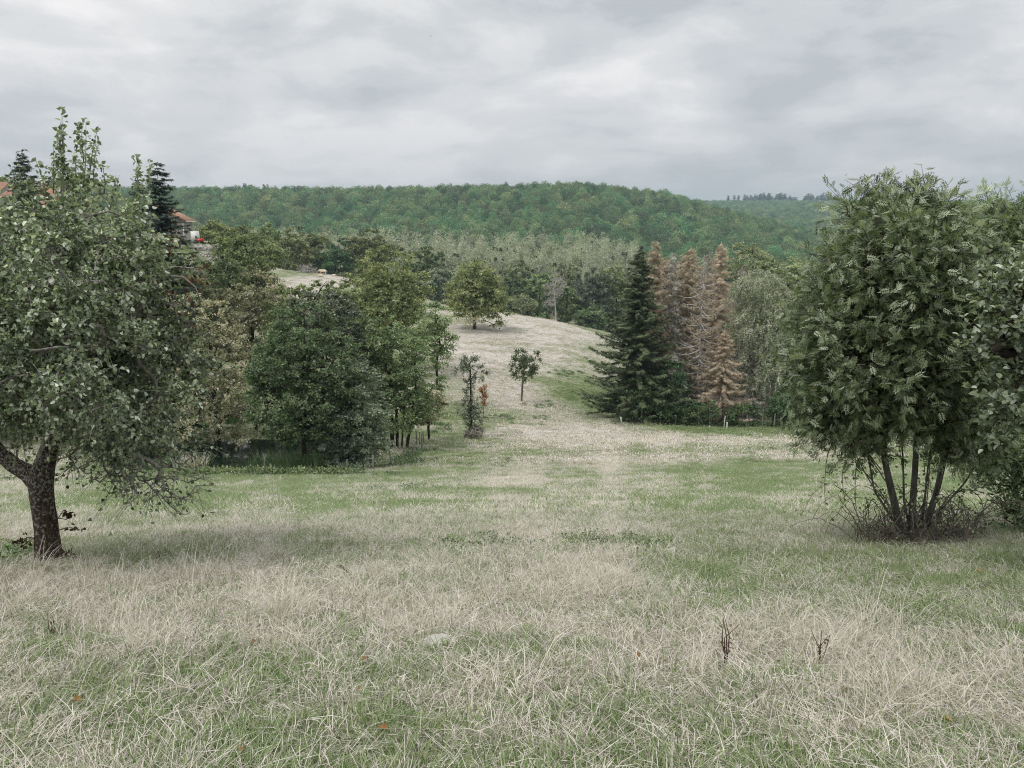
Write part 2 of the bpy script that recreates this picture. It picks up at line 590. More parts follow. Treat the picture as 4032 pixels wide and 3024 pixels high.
M['willow'] = leafmat('willow_leaf', (0.05, 0.07, 0.042), (0.135, 0.165, 0.105), (0.29, 0.31, 0.22), 0.22)
M['pinkish'] = leafmat('turning_leaf', (0.10, 0.11, 0.055), (0.29, 0.29, 0.175), (0.56, 0.51, 0.40), 0.25)
M['olive'] = leafmat('olive_leaf', (0.055, 0.075, 0.026), (0.145, 0.168, 0.068), (0.28, 0.3, 0.145), 0.22)
M['light'] = leafmat('light_green_leaf', (0.1, 0.125, 0.06), (0.19, 0.22, 0.12), (0.33, 0.36, 0.23), 0.25)
M['poplar'] = leafmat('poplar_leaf', (0.28, 0.30, 0.22), (0.48, 0.50, 0.405), (0.66, 0.66, 0.58), 0.32, vary=.14)
M['forest'] = leafmat('forest_leaf', (0.075, 0.145, 0.066), (0.185, 0.285, 0.138), (0.38, 0.46, 0.26), 0.25, vary=0.42)
t_ = M['forest'].node_tree
hs_ = [n_ for n_ in t_.nodes if n_.type == 'HUE_SAT'][0]
oi_ = [n_ for n_ in t_.nodes if n_.type == 'OBJECT_INFO'][0]
sp_ = ramp(t_, [(0.0, (0.62, 0.9, 0.85)), (0.22, (1.0, 1.0, 1.0)), (0.55, (1.15, 1.05, 1.0)), (0.75, (1.4, 1.2, 1.15)), (0.9, (1.8, 1.3, 1.35)), (1.0, (0.8, 0.95, 0.95))], 'CONSTANT')
for e_ in sp_.color_ramp.elements:
    e_.color = [c_ / 2.5 for c_ in e_.color[:3]] + [1]
L(t_, math_node(t_, 'FRACT', math_node(t_, 'MULTIPLY', oi_.outputs['Random'], 53.7)), sp_.inputs[0])
m1_ = mixcol(t_, 1.0, hs_.outputs[0], sp_.outputs[0], 'MULTIPLY')
m2_ = mixcol(t_, 1.0, m1_, (2.5, 2.5, 2.5), 'MULTIPLY')
for l_ in list(hs_.outputs[0].links):
    if l_.to_socket.name == 'Base Color':
        L(t_, m2_, l_.to_socket)
M['spruce'] = leafmat('spruce_needle', (0.032, 0.052, 0.024), (0.085, 0.115, 0.055), (0.19, 0.225, 0.115), 0.05, 0.6)
M['spruce_blue'] = leafmat('blue_spruce_needle', (0.026, 0.05, 0.034), (0.06, 0.10, 0.068), (0.14, 0.19, 0.13), 0.05, 0.6)
M['rust'] = leafmat('dead_rust_needle', (0.25, 0.195, 0.145), (0.46, 0.365, 0.28), (0.66, 0.55, 0.45), 0.2, 0.8, 0.1)
M['grey_dead'] = leafmat('dead_grey_needle', (0.27, 0.245, 0.22), (0.48, 0.445, 0.41), (0.66, 0.63, 0.59), 0.2, 0.8, 0.1)
M['birch'] = leafmat('birch_leaf', (0.13, 0.155, 0.09), (0.265, 0.295, 0.19), (0.42, 0.44, 0.32), 0.25)
M['bush'] = leafmat('bright_bush_leaf', (0.035, 0.07, 0.026), (0.07, 0.115, 0.045), (0.14, 0.19, 0.09), 0.28)
M['orange'] = leafmat('orange_leaf', (0.18, 0.085, 0.03), (0.34, 0.175, 0.06), (0.45, 0.27, 0.12), 0.2)
M['mistletoe'] = leafmat('mistletoe_leaf', (0.03, 0.042, 0.02), (0.055, 0.07, 0.032), (0.09, 0.1, 0.05), 0.1)
M['straw'] = leafmat('dry_grass_blade', (0.20, 0.17, 0.14), (0.59, 0.54, 0.49), (0.86, 0.81, 0.77), 0.25, 0.6, 0.25, 0.12)
M['grass'] = leafmat('green_grass_blade', (0.085, 0.13, 0.045), (0.20, 0.275, 0.115), (0.42, 0.46, 0.28), 0.3, 0.5, 0.3, 0.18)
M['herb'] = leafmat('herb_leaf', (0.075, 0.135, 0.04), (0.135, 0.21, 0.07), (0.22, 0.29, 0.12), 0.25, 0.45, 0.35, 0.2)
M['reed'] = leafmat('reed_blade', (0.05, 0.11, 0.05), (0.11, 0.19, 0.09), (0.25, 0.32, 0.17), 0.25)
M['post'] = barkmat('weathered_post', (0.16, 0.15, 0.13), (0.36, 0.34, 0.31), 20)
M['plaster'] = barkmat('grey_render', (0.33, 0.31, 0.29), (0.43, 0.41, 0.38), 3)
M['white'] = principled('white_paint', (0.75, 0.75, 0.72), 0.6)[0]
M['tiles'] = barkmat('orange_roof_tile', (0.40, 0.235, 0.165), (0.58, 0.37, 0.28), 5)
M['red'] = principled('red_paint', (0.62, 0.03, 0.015), 0.35)[0]
M['black'] = principled('black_rubber', (0.02, 0.02, 0.022), 0.7)[0]
M['glass'] = principled('window_glass', (0.03, 0.035, 0.04), 0.1, 0.6)[0]
M['cow_cream'] = barkmat('cream_hide', (0.62, 0.5, 0.36), (0.75, 0.68, 0.56), 1.5)
M['cow_tan'] = principled('tan_hide', (0.55, 0.25, 0.08), 0.8)[0]
M['stone'] = barkmat('pale_stone', (0.36, 0.34, 0.31), (0.62, 0.6, 0.56), 9)

# ------------------------------------------------------------------ terrain mesh and material
m, t, b = principled('pasture_ground', (0.3, 0.3, 0.2), 0.95, 0.1)
at = N(t, 'ShaderNodeAttribute', attribute_name='dry')
wd_ = N(t, 'ShaderNodeAttribute', attribute_name='wood')
geo = N(t, 'ShaderNodeNewGeometry')
na = N(t, 'ShaderNodeTexNoise', inp={'Scale': 1.7, 'Detail': 8, 'Roughness': 0.72})
nb = N(t, 'ShaderNodeTexNoise', inp={'Scale': 14.0, 'Detail': 6, 'Roughness': 0.7})
nc = N(t, 'ShaderNodeTexNoise', inp={'Scale': 0.35, 'Detail': 7, 'Roughness': 0.65})
mpg = N(t, 'ShaderNodeMapping', inp={3: (0.55, 1.0, 1.0)})
L(t, geo.outputs['Position'], mpg.inputs[0])
for n_ in (na, nb, nc):
    L(t, mpg.outputs[0], n_.inputs['Vector'])
v = math_node(t, 'ADD', math_node(t, 'MULTIPLY', math_node(t, 'SUBTRACT', na.outputs[0], 0.5), 2.4), math_node(t, 'MULTIPLY', math_node(t, 'SUBTRACT', nb.outputs[0], 0.5), 1.4))
v = math_node(t, 'ADD', v, math_node(t, 'MULTIPLY', math_node(t, 'SUBTRACT', nc.outputs[0], 0.5), 1.0))
v = math_node(t, 'ADD', v, math_node(t, 'ADD', math_node(t, 'MULTIPLY', at.outputs['Fac'], 0.85), 0.08), True)
r = ramp(t, [(0.0, (0.10, 0.14, 0.05)), (0.3, (0.2, 0.24, 0.12)), (0.55, (0.325, 0.32, 0.235)), (0.8, (0.44, 0.41, 0.36)), (1.0, (0.56, 0.515, 0.48))])
L(t, v, r.inputs[0])
soil = ramp(t, [(0.3, (0.06, 0.05, 0.035)), (0.7, (0.13, 0.12, 0.07))])
L(t, na.outputs[0], soil.inputs[0])
L(t, mixcol(t, wd_.outputs['Fac'], r.outputs[0], soil.outputs[0]), b.inputs['Base Color'])
bp = N(t, 'ShaderNodeBump', inp={'Strength': 0.9, 'Distance': 0.12})
L(t, math_node(t, 'ADD', na.outputs[0], math_node(t, 'MULTIPLY', nb.outputs[0], 0.5)), bp.inputs['Height'])
L(t, bp.outputs[0], b.inputs['Normal'])
M['ground'] = m

ys = np.concatenate([np.linspace(-38, 1, 28), np.linspace(1.3, 14, 90), np.geomspace(14.2, 300, 180), np.geomspace(305, 5900, 70)])
us = np.concatenate([np.linspace(-2.6, -0.95, 18), np.linspace(-0.93, 0.93, 210), np.linspace(0.95, 2.6, 18)])
UU, YY = np.meshgrid(us, ys)
XX = UU * fan(YY) * np.where(np.abs(YY) < 60, 1.0, 1.0)
ZZ = H(XX, YY)
nv, nu = XX.shape
kk, jj = np.meshgrid(np.arange(nv - 1), np.arange(nu - 1), indexing='ij')
Q = np.stack([kk * nu + jj, kk * nu + jj + 1, (kk + 1) * nu + jj + 1, (kk + 1) * nu + jj], -1).reshape(-1, 4)
me = mesh_np('pasture', np.stack([XX, YY, ZZ], -1), Q, None, M['ground'], smooth=True)
a = me.attributes.new('dry', 'FLOAT', 'POINT')
a.data.foreach_set('value', dryness(XX, YY).ravel().astype(np.float32))
a = me.attributes.new('wood', 'FLOAT', 'POINT')
wood = np.clip((YY - 285) / 30, 0, 1)
spr = (XX / YY > W(2480, 1600, 92)[0] / 92) & (YY > 91) & (YY < 112) | (XX / YY > W(2640, 1600, 92)[0] / 92) & (YY > 111) & (YY < 240)
wood = np.where(spr, np.clip((YY - 91) / 4, 0, 1), wood)
pq = np.hypot((XX - POND[0]) / 7.2, (YY - POND[1]) / 3.5)
wood = np.maximum(wood, np.clip((1.45 - pq) / 0.3, 0, 1))
wood = np.maximum(wood, .85 * np.clip((14 - YY) / 4, 0, 1))
a.data.foreach_set('value', wood.ravel().astype(np.float32))
tag(link('ground', me), 'sloping rough pasture of mixed straw and green grass', None, None, 'structure')

# pond water
m, t, b = principled('pond_water', (0.012, 0.022, 0.014), 0.06, 0.5)
nz = N(t, 'ShaderNodeTexNoise', inp={'Scale': 5, 'Detail': 3})
bp = N(t, 'ShaderNodeBump', inp={'Strength': 0.12, 'Distance': 0.02})
L(t, nz.outputs[0], bp.inputs['Height'])
L(t, bp.outputs[0], b.inputs['Normal'])
th = np.linspace(0, 2 * math.pi, 49)[:-1]
V = np.stack([POND[0] + 9.0 * np.cos(th), POND[1] + 4.5 * np.sin(th), th * 0 + WATER_Z], -1)
V = np.concatenate([V, [[POND[0], POND[1], WATER_Z]]])
T = np.array([[i, (i + 1) % 48, 48] for i in range(48)])
tag(link('pond_water', mesh_np('pond_water', V, None, T, m)), 'small dark pond between the reeds and trees', None, None, 'structure')


# ------------------------------------------------------------------ trees
def skeleton(trunks, targets, step=0.5, pen=0.22, jit=0.06):
    """grow limbs from the trunk polylines to every target; returns nodes, parents, leaf counts"""
    P, par, plen = [], [], []
    for tr in trunks:
        tr = np.asarray(tr, float)
        seg = np.linalg.norm(np.diff(tr, axis=0), axis=1)
        n = max(3, int(seg.sum() / step) + 1)
        s = np.concatenate([[0], np.cumsum(seg)])
        q = np.linspace(0, s[-1], n)
        pts = np.stack([np.interp(q, s, tr[:, k]) for k in range(3)], -1)
        base = len(P)
        for k in range(n):
            P.append(pts[k])
            par.append(base + k - 1 if k else -1)
            plen.append(q[k])
    ok_from = [k for k in range(len(P)) if plen[k] > 0.28 * max(plen)]
    P = [np.array(p) for p in P]
    A = np.zeros((20000, 3))
    A[:len(P)] = P
    PL = np.zeros(20000)
    PL[:len(P)] = plen
    pen_a = np.full(20000, 1e6)
    pen_a[ok_from] = 0
    n = len(P)
    d0 = np.min(np.linalg.norm(targets[:, None] - A[None, :n][:, ok_from], axis=2), axis=1)
    ends = []
    for ti in np.argsort(d0):
        T_ = targets[ti]
        dd = T_ - A[:n]
        ds = np.linalg.norm(dd, axis=1)
        cost = ds + pen * PL[:n] + pen_a[:n] + np.where(dd[:, 2] < -0.1 * ds, 0.25 * ds, 0)
        c = int(np.argmin(cost))
        L_ = ds[c]
        pd = unit(A[c] - A[par[c]]) if par[c] >= 0 else np.array([0, 0, 1.0])
        ctrl = A[c] + pd * L_ * 0.35 + np.array([0, 0, 0.08 * L_])
        m_ = max(2, int(L_ / step) + 1)
        prev = c
        for k in range(1, m_ + 1):
            q = k / m_
            p = (1 - q) ** 2 * A[c] + 2 * q * (1 - q) * ctrl + q * q * T_
            if k < m_:
                p = p + RNG.normal(0, jit * L_ / m_ * 1.2, 3)
            if n >= 19990:
                break
            A[n] = p
            PL[n] = PL[prev] + L_ / m_
            pen_a[n] = 0
            par.append(prev)
            prev = n
            n += 1
        ends.append(prev)
    cnt = np.zeros(n)
    for e in ends:
        cnt[e] += 1
    for k in range(n - 1, -1, -1):
        if par[k] >= 0:
            cnt[par[k]] += cnt[k]
    return A[:n], np.array(par), cnt, np.array(ends)


def sample_lobes(lobes, n, shell=3.5):
    lobes = np.asarray(lobes, float)
    wgt = (lobes[:, 3] * lobes[:, 4] * lobes[:, 5]) ** 0.72
    k = RNG.choice(len(lobes), n, p=wgt / wgt.sum())
    d = unit(RNG.normal(size=(n, 3)))
    rr = rnd(0.12, 1, n) ** (1 / shell)
    return lobes[k, :3] + d * lobes[k, 3:6] * rr[:, None], d, k


def grow(mb_leaf, mb_wood, trunks, lobes, clumps, twigs=6, per=8, tl=0.6, leaf=0.1, tm=None, r_tip=0.012, r_trunk=0.15, step=0.6, up=0.25,
         droop=0.15, layer=1.0, flat_n=0.8, spread=0.5, shell=3.5, twig_wood=0.0, sides=5, tvar=0.22, keep=None, pen=0.22, rexp=0.5, seed_t=None):
    tm = tm or tmpl_simple()
    C, O, _ = sample_lobes(lobes, clumps, shell)
    if keep is not None:
        ok = keep(C)
        C, O = C[ok], O[ok]
    nC = len(C)
    if mb_wood is not None:
        A, par, cnt, _ = skeleton(trunks, C, step, pen)
        r = np.minimum(r_tip * np.maximum(cnt, 1) ** rexp, r_trunk)
        k = np.nonzero(par >= 0)[0]
        nt0 = sum(1 for _ in trunks)
        mb_wood.segs(A[par[k]], A[k], np.maximum(r[par[k]], r[k]) * 0.98, r[k], sides)
    # twigs
    n = nC * twigs
    ci = np.repeat(np.arange(nC), twigs)
    D = unit(O[ci] * 0.75 + RNG.normal(size=(n, 3)) * spread + np.array([0, 0, up]))
    D[:, 2] *= layer
    TL = tl * rnd(0.55, 1.25, n)
    ctint = rnd(-0.5, 0.5, nC) * tvar * 2
    q = (np.arange(per)[None] + rnd(0.1, 0.9, (n, per))) / per
    S = C[ci] + RNG.normal(size=(n, 3)) * tl * 0.12 * np.array([1, 1, layer])
    g = np.array([0, 0, -1.0])
    Pt = S[:, None] + D[:, None] * (TL[:, None] * q)[..., None] + g * (droop * TL[:, None] * q * q)[..., None]
    if twig_wood and mb_wood is not None:
        E = S + D * TL[:, None] + g * (droop * TL)[:, None]
        Mi = S + D * TL[:, None] * 0.5 + g * (droop * TL * 0.25)[:, None]
        mb_wood.segs(C[ci], Mi, twig_wood, twig_wood * 0.75, 3)
        mb_wood.segs(Mi, E, twig_wood * 0.75, twig_wood * 0.4, 3)
    Pl = Pt.reshape(-1, 3) + RNG.normal(size=(n * per, 3)) * leaf * 0.35
    Dl = np.repeat(D, per, 0) * 0.6 + RNG.normal(size=(n * per, 3)) * 0.55 + g * droop * 0.8
    Nl = RNG.normal(size=(n * per, 3)) * (1 - flat_n * 0.6) + np.array([0, 0, flat_n]) + np.repeat(O[ci], per, 0) * 0.35
    tint = np.clip(0.42 + np.repeat(ctint[ci], per) + RNG.normal(0, 0.24, n * per), 0, 1)
    leaves(mb_leaf, Pl, Dl, Nl, leaf * rnd(0.7, 1.25, n * per), tm, tint)
    return C


def px_lobes(spec, Y, dy=None, org=(0, 0, 0)):
    """lobes given as (px, py, rx, ry[, depth offset m]) in photograph pixels at distance Y"""
    out = []
    for s in spec:
        y = Y + (s[4] if len(s) > 4 else 0)
        c = W(s[0], s[1], y)
        k = float(depth(c)) / F
        rx, rz = s[2] * k, s[3] * k / CP
        ry = (rx * 0.95) if dy is None else dy
        out.append([c[0] - org[0], c[1] - org[1], c[2] - org[2], rx, ry, rz])
    return np.array(out)


def put_tree(label, cat, mat, bark, base, lobes, name='broadleaf_tree', trunks=None, group=None, **kw):
    base = np.asarray(base, float)
    lo = lobes.copy()
    lo[:, :3] -= base
    if trunks is None:
        top = lo[np.argmax(lo[:, 2])]
        mid = lo[:, :3].mean(0)
        trunks = [[(0, 0, -0.3), (mid[0] * 0.15, mid[1] * 0.15, max(0.3 * mid[2], 0.5)), (mid[0] * 0.8, mid[1] * 0.8, mid[2]), (top[0] * 0.9, top[1] * 0.9, top[2])]]
    else:
        trunks = [np.asarray(tr, float) - base for tr in trunks]
    ml, mw = MB(), MB()
    grow(ml, mw, trunks, lo, **kw)
    e = empty(name, base, label, cat, group)
    link('trunk', mw.build('trunk', bark), e)
    link('crown', ml.build('crown', mat), e)
    return e


def auto_lobes(px, py, rx, ry, Y, n=7, sd=0):
    """an uneven crown: a core ellipsoid and n bulges round it"""
    rg = np.random.default_rng(sd + int(px) * 13 + int(py))
    sp = [(px, py, rx * 0.72, ry * 0.78)]
    c = W(px, py, Y)
    for k in range(n):
        a = 2 * math.pi * (k + rg.uniform(0, 0.7)) / n
        el = rg.uniform(-0.5, 0.75)
        q = rg.uniform(0.28, 0.44)
        sp.append((px + math.cos(a) * rx * 0.66 * math.sqrt(1 - el * el * 0.6), py - el * ry * 0.72, rx * q, ry * q, math.sin(a) * rx * 0.6 * Y / F))
    sp.append((px + rg.uniform(-.2, .2) * rx, py - ry * 0.72, rx * 0.36, ry * 0.3))
    return px_lobes(sp, Y)

# ------------------------------------------------------------------ foreground pear tree on the left
def wpath(pts, Y):
    """polyline through photograph pixels; each (px, py[, depth offset])"""
    return np.array([W(p[0], p[1], Y + (p[2] if len(p) > 2 else 0)) for p in pts])


PB = ground(180, 2225, 4, 12)
PY = PB[1]
pe = empty('pear_tree', PB, 'leafy old pear tree with dark lichen-spotted trunk, nearest tree at the left edge', 'tree')
lob = px_lobes([(248, 730, 50, 150, .1), (330, 770, 65, 100, .3), (210, 950, 250, 190, .0), (-60, 1050, 260, 240, .2), (420, 1080, 250, 200, .1),
                (80, 1380, 380, 280, -.2), (520, 1230, 230, 230, .0), (540, 1530, 220, 200, -.2), (150, 1530, 320, 150, -.3), (-200, 1420, 260, 260, .2),
                (640, 1380, 130, 170, .2), (300, 1300, 330, 300, .9), (100, 1100, 350, 300, 1.1), (480, 1620, 200, 130, .5), (600, 1690, 170, 110, -.1),
                (40, 800, 90, 70, 0), (330, 1000, 250, 200, -.7), (100, 1350, 300, 250, -1.0), (420, 1500, 200, 180, -.8)], PY, org=PB)
tr1 = wpath([(178, 1920), (150, 1860), (215, 1700), (245, 1500, .1), (262, 1250, .1), (250, 900, .1), (248, 560, .1)], PY) - PB
tr2 = wpath([(160, 1900), (60, 1840, .1), (-50, 1740, .2), (-150, 1500, .2), (-120, 1150, .2)], PY) - PB
tr3 = wpath([(230, 1640), (330, 1450, -.2), (460, 1300, -.2), (560, 1200)], PY) - PB
ml, mw = MB(), MB()
grow(ml, mw, [tr1, tr2, tr3], lob, 560, 8, 13, 0.31, 0.043, tmpl_leaf(.38, .24), 0.006, 0.085, 0.22, up=0.3, droop=0.35, flat_n=0.55, spread=0.6,
     shell=2.2, twig_wood=0.0055, sides=5, pen=0.16)
# nearly bare hanging twigs at the lower right
lob2 = px_lobes([(560, 1800, 230, 110, 0), (640, 1880, 170, 90, -.2), (400, 1790, 200, 90, 0), (690, 1240, 110, 60, 0), (700, 1330, 130, 80, .1)], PY, org=PB)
tr4 = wpath([(215, 1700), (330, 1690, -.2), (450, 1740, -.3), (560, 1800, -.3)], PY) - PB
grow(ml, mw, [tr4, wpath([(245, 1500), (450, 1330), (600, 1230)], PY) - PB], lob2, 60, 4, 2, 0.3, 0.045, tmpl_leaf(), 0.0055, 0.03, 0.15, up=-0.1, droop=0.4, flat_n=0.4,
     spread=0.8, shell=2, twig_wood=0.004, sides=5)
for pts in [[(300, 1740), (380, 1780), (480, 1830), (560, 1890), (640, 1960), (700, 2020), (735, 2028)], [(560, 1890), (640, 1880), (740, 1900), (815, 1875)],
            [(480, 1830), (515, 1900), (540, 1955)], [(260, 1790), (320, 1850), (385, 1895), (440, 1890)], [(640, 1955), (710, 1965), (790, 1930)], [(400, 1770), (520, 1790), (640, 1800), (760, 1850)],
            [(420, 1800), (470, 1880), (490, 1945)], [(560, 1800), (620, 1850), (660, 1930)], [(230, 1700), (300, 1640), (420, 1620), (520, 1660)], [(60, 1840), (75, 1740), (120, 1680)]]:
    pl = wpath([(p[0], p[1], -.15) for p in pts], PY) - PB
    q0 = np.linspace(0, len(pl) - 1, 6 * len(pl))
    pl = np.stack([np.interp(q0, range(len(pl)), pl[:, k]) for k in range(3)], -1) + RNG.normal(size=(len(q0), 3)) * .009
    mw.tube(pl, np.linspace(0.011, 0.0035, len(pl)), 5)
    for k in range(4, len(pl), 2):
        d_ = unit(RNG.normal(size=3) + np.array([.3, 0, -.1])) * rnd(.05, .22)
        mw.tube([pl[k], pl[k] + d_ * .5 + rnd(-.01, .01, 3), pl[k] + d_], [.004, .003, .002], 4)
        if rnd(0, 1) < .45:
            Pp = pl[k] + d_ + RNG.normal(size=(3, 3)) * .02
            leaves(ml, Pp, RNG.normal(size=(3, 3)) + [0, 0, -.6], RNG.normal(size=(3, 3)), 0.045, tmpl_leaf(), rnd(0, .8, 3))
# upright leafy shoots
for sx, sy, tx, ty in [(248, 660, 244, 415), (250, 700, 238, 480), (300, 700, 318, 490), (330, 720, 338, 480), (350, 720, 386, 500), (270, 700, 225, 515),
                       (370, 740, 388, 560), (540, 900, 538, 605), (560, 900, 592, 622), (520, 860, 545, 640), (190, 800, 140, 628), (430, 830, 470, 690),
                       (470, 860, 455, 690), (330, 640, 325, 470), (410, 760, 400, 640), (210, 760, 212, 560)]:
    a_, b_ = W(sx, sy, PY + .1) - PB, W(tx, ty, PY + rnd(0, .2)) - PB
    mid = (a_ + b_) / 2 + rnd(-.03, .03, 3)
    q = np.linspace(0, 1, 7)[:, None]
    pl = (1 - q) ** 2 * a_ + 2 * q * (1 - q) * mid + q * q * b_
    mw.tube(pl, np.linspace(0.008, 0.002, 7), 4)
    n = int(np.linalg.norm(b_ - a_) * 95)
    qq = rnd(0, 1, n) ** 1.3
    Pp = np.stack([np.interp(qq, q[:, 0], pl[:, k]) for k in range(3)], -1) + RNG.normal(size=(n, 3)) * 0.035 * (1 - qq[:, None] * 0.8)
    leaves(ml, Pp, RNG.normal(size=(n, 3)) + [0, 0, -.1], RNG.normal(size=(n, 3)) + [0, 0, .8], 0.048 * rnd(.7, 1.2, n), tmpl_leaf(), np.clip(RNG.normal(.45, .2, n), 0, 1))
link('crown', ml.build('crown', M['pear']), pe)
link('branches', mw.build('branches', M['twig']), pe)
# trunk: rings with bark ridges
mt = MB()


def bark_tube(mb, pts, rad, sides=26, rings=60, rough=0.09, seed=0):
    pts = np.asarray(pts, float)
    s = np.concatenate([[0], np.cumsum(np.linalg.norm(np.diff(pts, axis=0), axis=1))])
    q = np.linspace(0, s[-1], rings)
    P = np.stack([np.interp(q, s, pts[:, k]) for k in range(3)], -1)
    for _ in range(3):
        P[1:-1] = (P[:-2] + 2 * P[1:-1] + P[2:]) / 4
    R = np.interp(q, s, rad)
    d = unit(np.gradient(P, axis=0))
    a = unit(np.cross(d, [0.3, 0.9, 0.1]))
    b_ = np.cross(d, a)
    th = np.arange(sides) * 2 * math.pi / sides
    nn = 1 + rough * 2 * (fbm(np.cos(th)[None] * 2.2 + 7 + q[:, None] * 0.6, np.sin(th)[None] * 2.2 + q[:, None] * 2.5, seed, 4) - 0.5) * 2
    V = P[:, None] + (R[:, None] * nn)[..., None] * (a[:, None] * np.cos(th)[None, :, None] + b_[:, None] * np.sin(th)[None, :, None])
    k, j = np.meshgrid(np.arange(rings - 1), np.arange(sides), indexing='ij')
    Q = np.stack([k * sides + j, k * sides + (j + 1) % sides, (k + 1) * sides + (j + 1) % sides, (k + 1) * sides + j], -1).reshape(-1, 4)
    mb.add(V.reshape(-1, 3), Q)


tp = wpath([(190, 2290), (192, 2215), (183, 2080), (172, 1980), (160, 1900), (175, 1840)], PY) - PB
bark_tube(mt, tp, [0.18, 0.138, 0.112, 0.108, 0.12, 0.09], seed=4)
bark_tube(mt, wpath([(170, 1930), (168, 1860), (205, 1750), (225, 1650), (245, 1500, .1), (262, 1300, .1)], PY) - PB, [0.10, 0.10, 0.075, 0.07, 0.055, 0.035], 18, 40, seed=8)
bark_tube(mt, wpath([(165, 1930), (110, 1860, .05), (50, 1830, .1), (-10, 1770, .15), (-70, 1690, .2)], PY) - PB, [0.09, 0.085, 0.075, 0.065, 0.05], 18, 36, seed=12)
link('trunk', mt.build('trunk', M['bark_pear'], True), pe)
# dry brown sucker shoots on the trunk
ms, msl = MB(), MB()
for a_, b_, c_ in [((215, 2060), (250, 2010), (272, 2035)), ((225, 2090), (270, 2075), (312, 2085)), ((150, 2120), (110, 2115), (70, 2135)), ((150, 2110), (115, 2130), (90, 2150)),
                   ((228, 2040), (262, 2045), (275, 2020)), ((235, 2170), (260, 2180), (285, 2172))]:
    pl = wpath([a_, b_, c_], PY - .1) - PB
    link('sucker_shoot', MB().tube(pl, [0.006, 0.004, 0.003], 4).build('sucker_shoot', M['bark']), pe)
    n = 11
    Pp = pl[1] + (pl[2] - pl[1]) * rnd(0, 1.1, (n, 1)) + RNG.normal(size=(n, 3)) * 0.02
    leaves(msl, Pp, RNG.normal(size=(n, 3)), RNG.normal(size=(n, 3)), 0.045, tmpl_leaf(), rnd(0, .5, n))
M['dryleaf'] = leafmat('withered_leaf', (0.035, 0.025, 0.02), (0.09, 0.05, 0.03), (0.3, 0.16, 0.07), 0.15)
link('withered_leaves', msl.build('withered_leaves', M['dryleaf']), pe)
# withered reddish leaves on bare branch ends at the upper right of the crown
ml, mw = MB(), MB()
for pts in [[(560, 1050), (625, 985), (690, 940), (700, 905)], [(600, 1080), (690, 1050), (790, 1060), (840, 1150)], [(620, 1085), (720, 1090), (770, 1130), (800, 1220)],
            [(560, 1150), (640, 1120), (690, 1180)], [(640, 1000), (655, 960), (640, 930)], [(600, 1240), (720, 1235), (760, 1290)]]:
    pl = wpath([(p[0], p[1], .05) for p in pts], PY) - PB
    mw.tube(pl, np.linspace(0.014, 0.004, len(pl)), 5)
    n = 16
    k = len(pl) - 1
    Pp = pl[k - 1] + (pl[k] - pl[k - 1]) * rnd(-.4, 1, (n, 1)) + RNG.normal(size=(n, 3)) * 0.05
    leaves(ml, Pp, RNG.normal(size=(n, 3)) + [0, 0, -.5], RNG.normal(size=(n, 3)), 0.055, tmpl_leaf(), rnd(.2, 1, n))
link('dead_branch_ends', mw.build('dead_branch_ends', M['twig']), pe)
link('reddish_leaves', ml.build('reddish_leaves', M['dryleaf']), pe)

# ------------------------------------------------------------------ foreground ash trees on the right
AB = ground(3560, 2140, 5, 20)
AY = AB[1]


def ash(name, label, base, Y, lobes, stems, clumps, sparse=None, mat='ash', leaf=0.2, tm=None, srad=0.075, per=4, twl=0.5):
    e = empty(name, base, label, 'tree')
    ml, mw = MB(), MB()
    trs = [wpath(s, Y) - base for s in stems]
    grow(ml, mw, trs[:3], px_lobes(lobes, Y, org=base), clumps, 5, per, twl, leaf, tm or tmpl_compound(), 0.0048, min(srad * .8, .05), 0.3, up=0.45, droop=0.04, flat_n=0.8, spread=0.6,
         shell=2.6, twig_wood=0.004, sides=5, pen=0.2)
    if sparse is not None:
        grow(ml, mw, trs[:1], px_lobes(sparse, Y, org=base), 40, 3, 3, 0.35, leaf * .7, tm or tmpl_compound(), 0.004, 0.02, 0.25, up=0, droop=0.4, twig_wood=0.004)
    link('crown', ml.build('crown', M[mat]), e)
    link('branches', mw.build('branches', M['bark']), e)
    for k, t_ in enumerate(trs):
        mt = MB()
        bark_tube(mt, t_, np.linspace(srad * (1.2 - .1 * k) if k < 3 else srad * .38, srad * (0.25 if k < 3 else .15), len(t_)), 14, 40, 0.05, seed=20 + k)
        link('stem', mt.build('stem', M['bark_grey'] if k else M['bark_grey'], True), e)
    return e


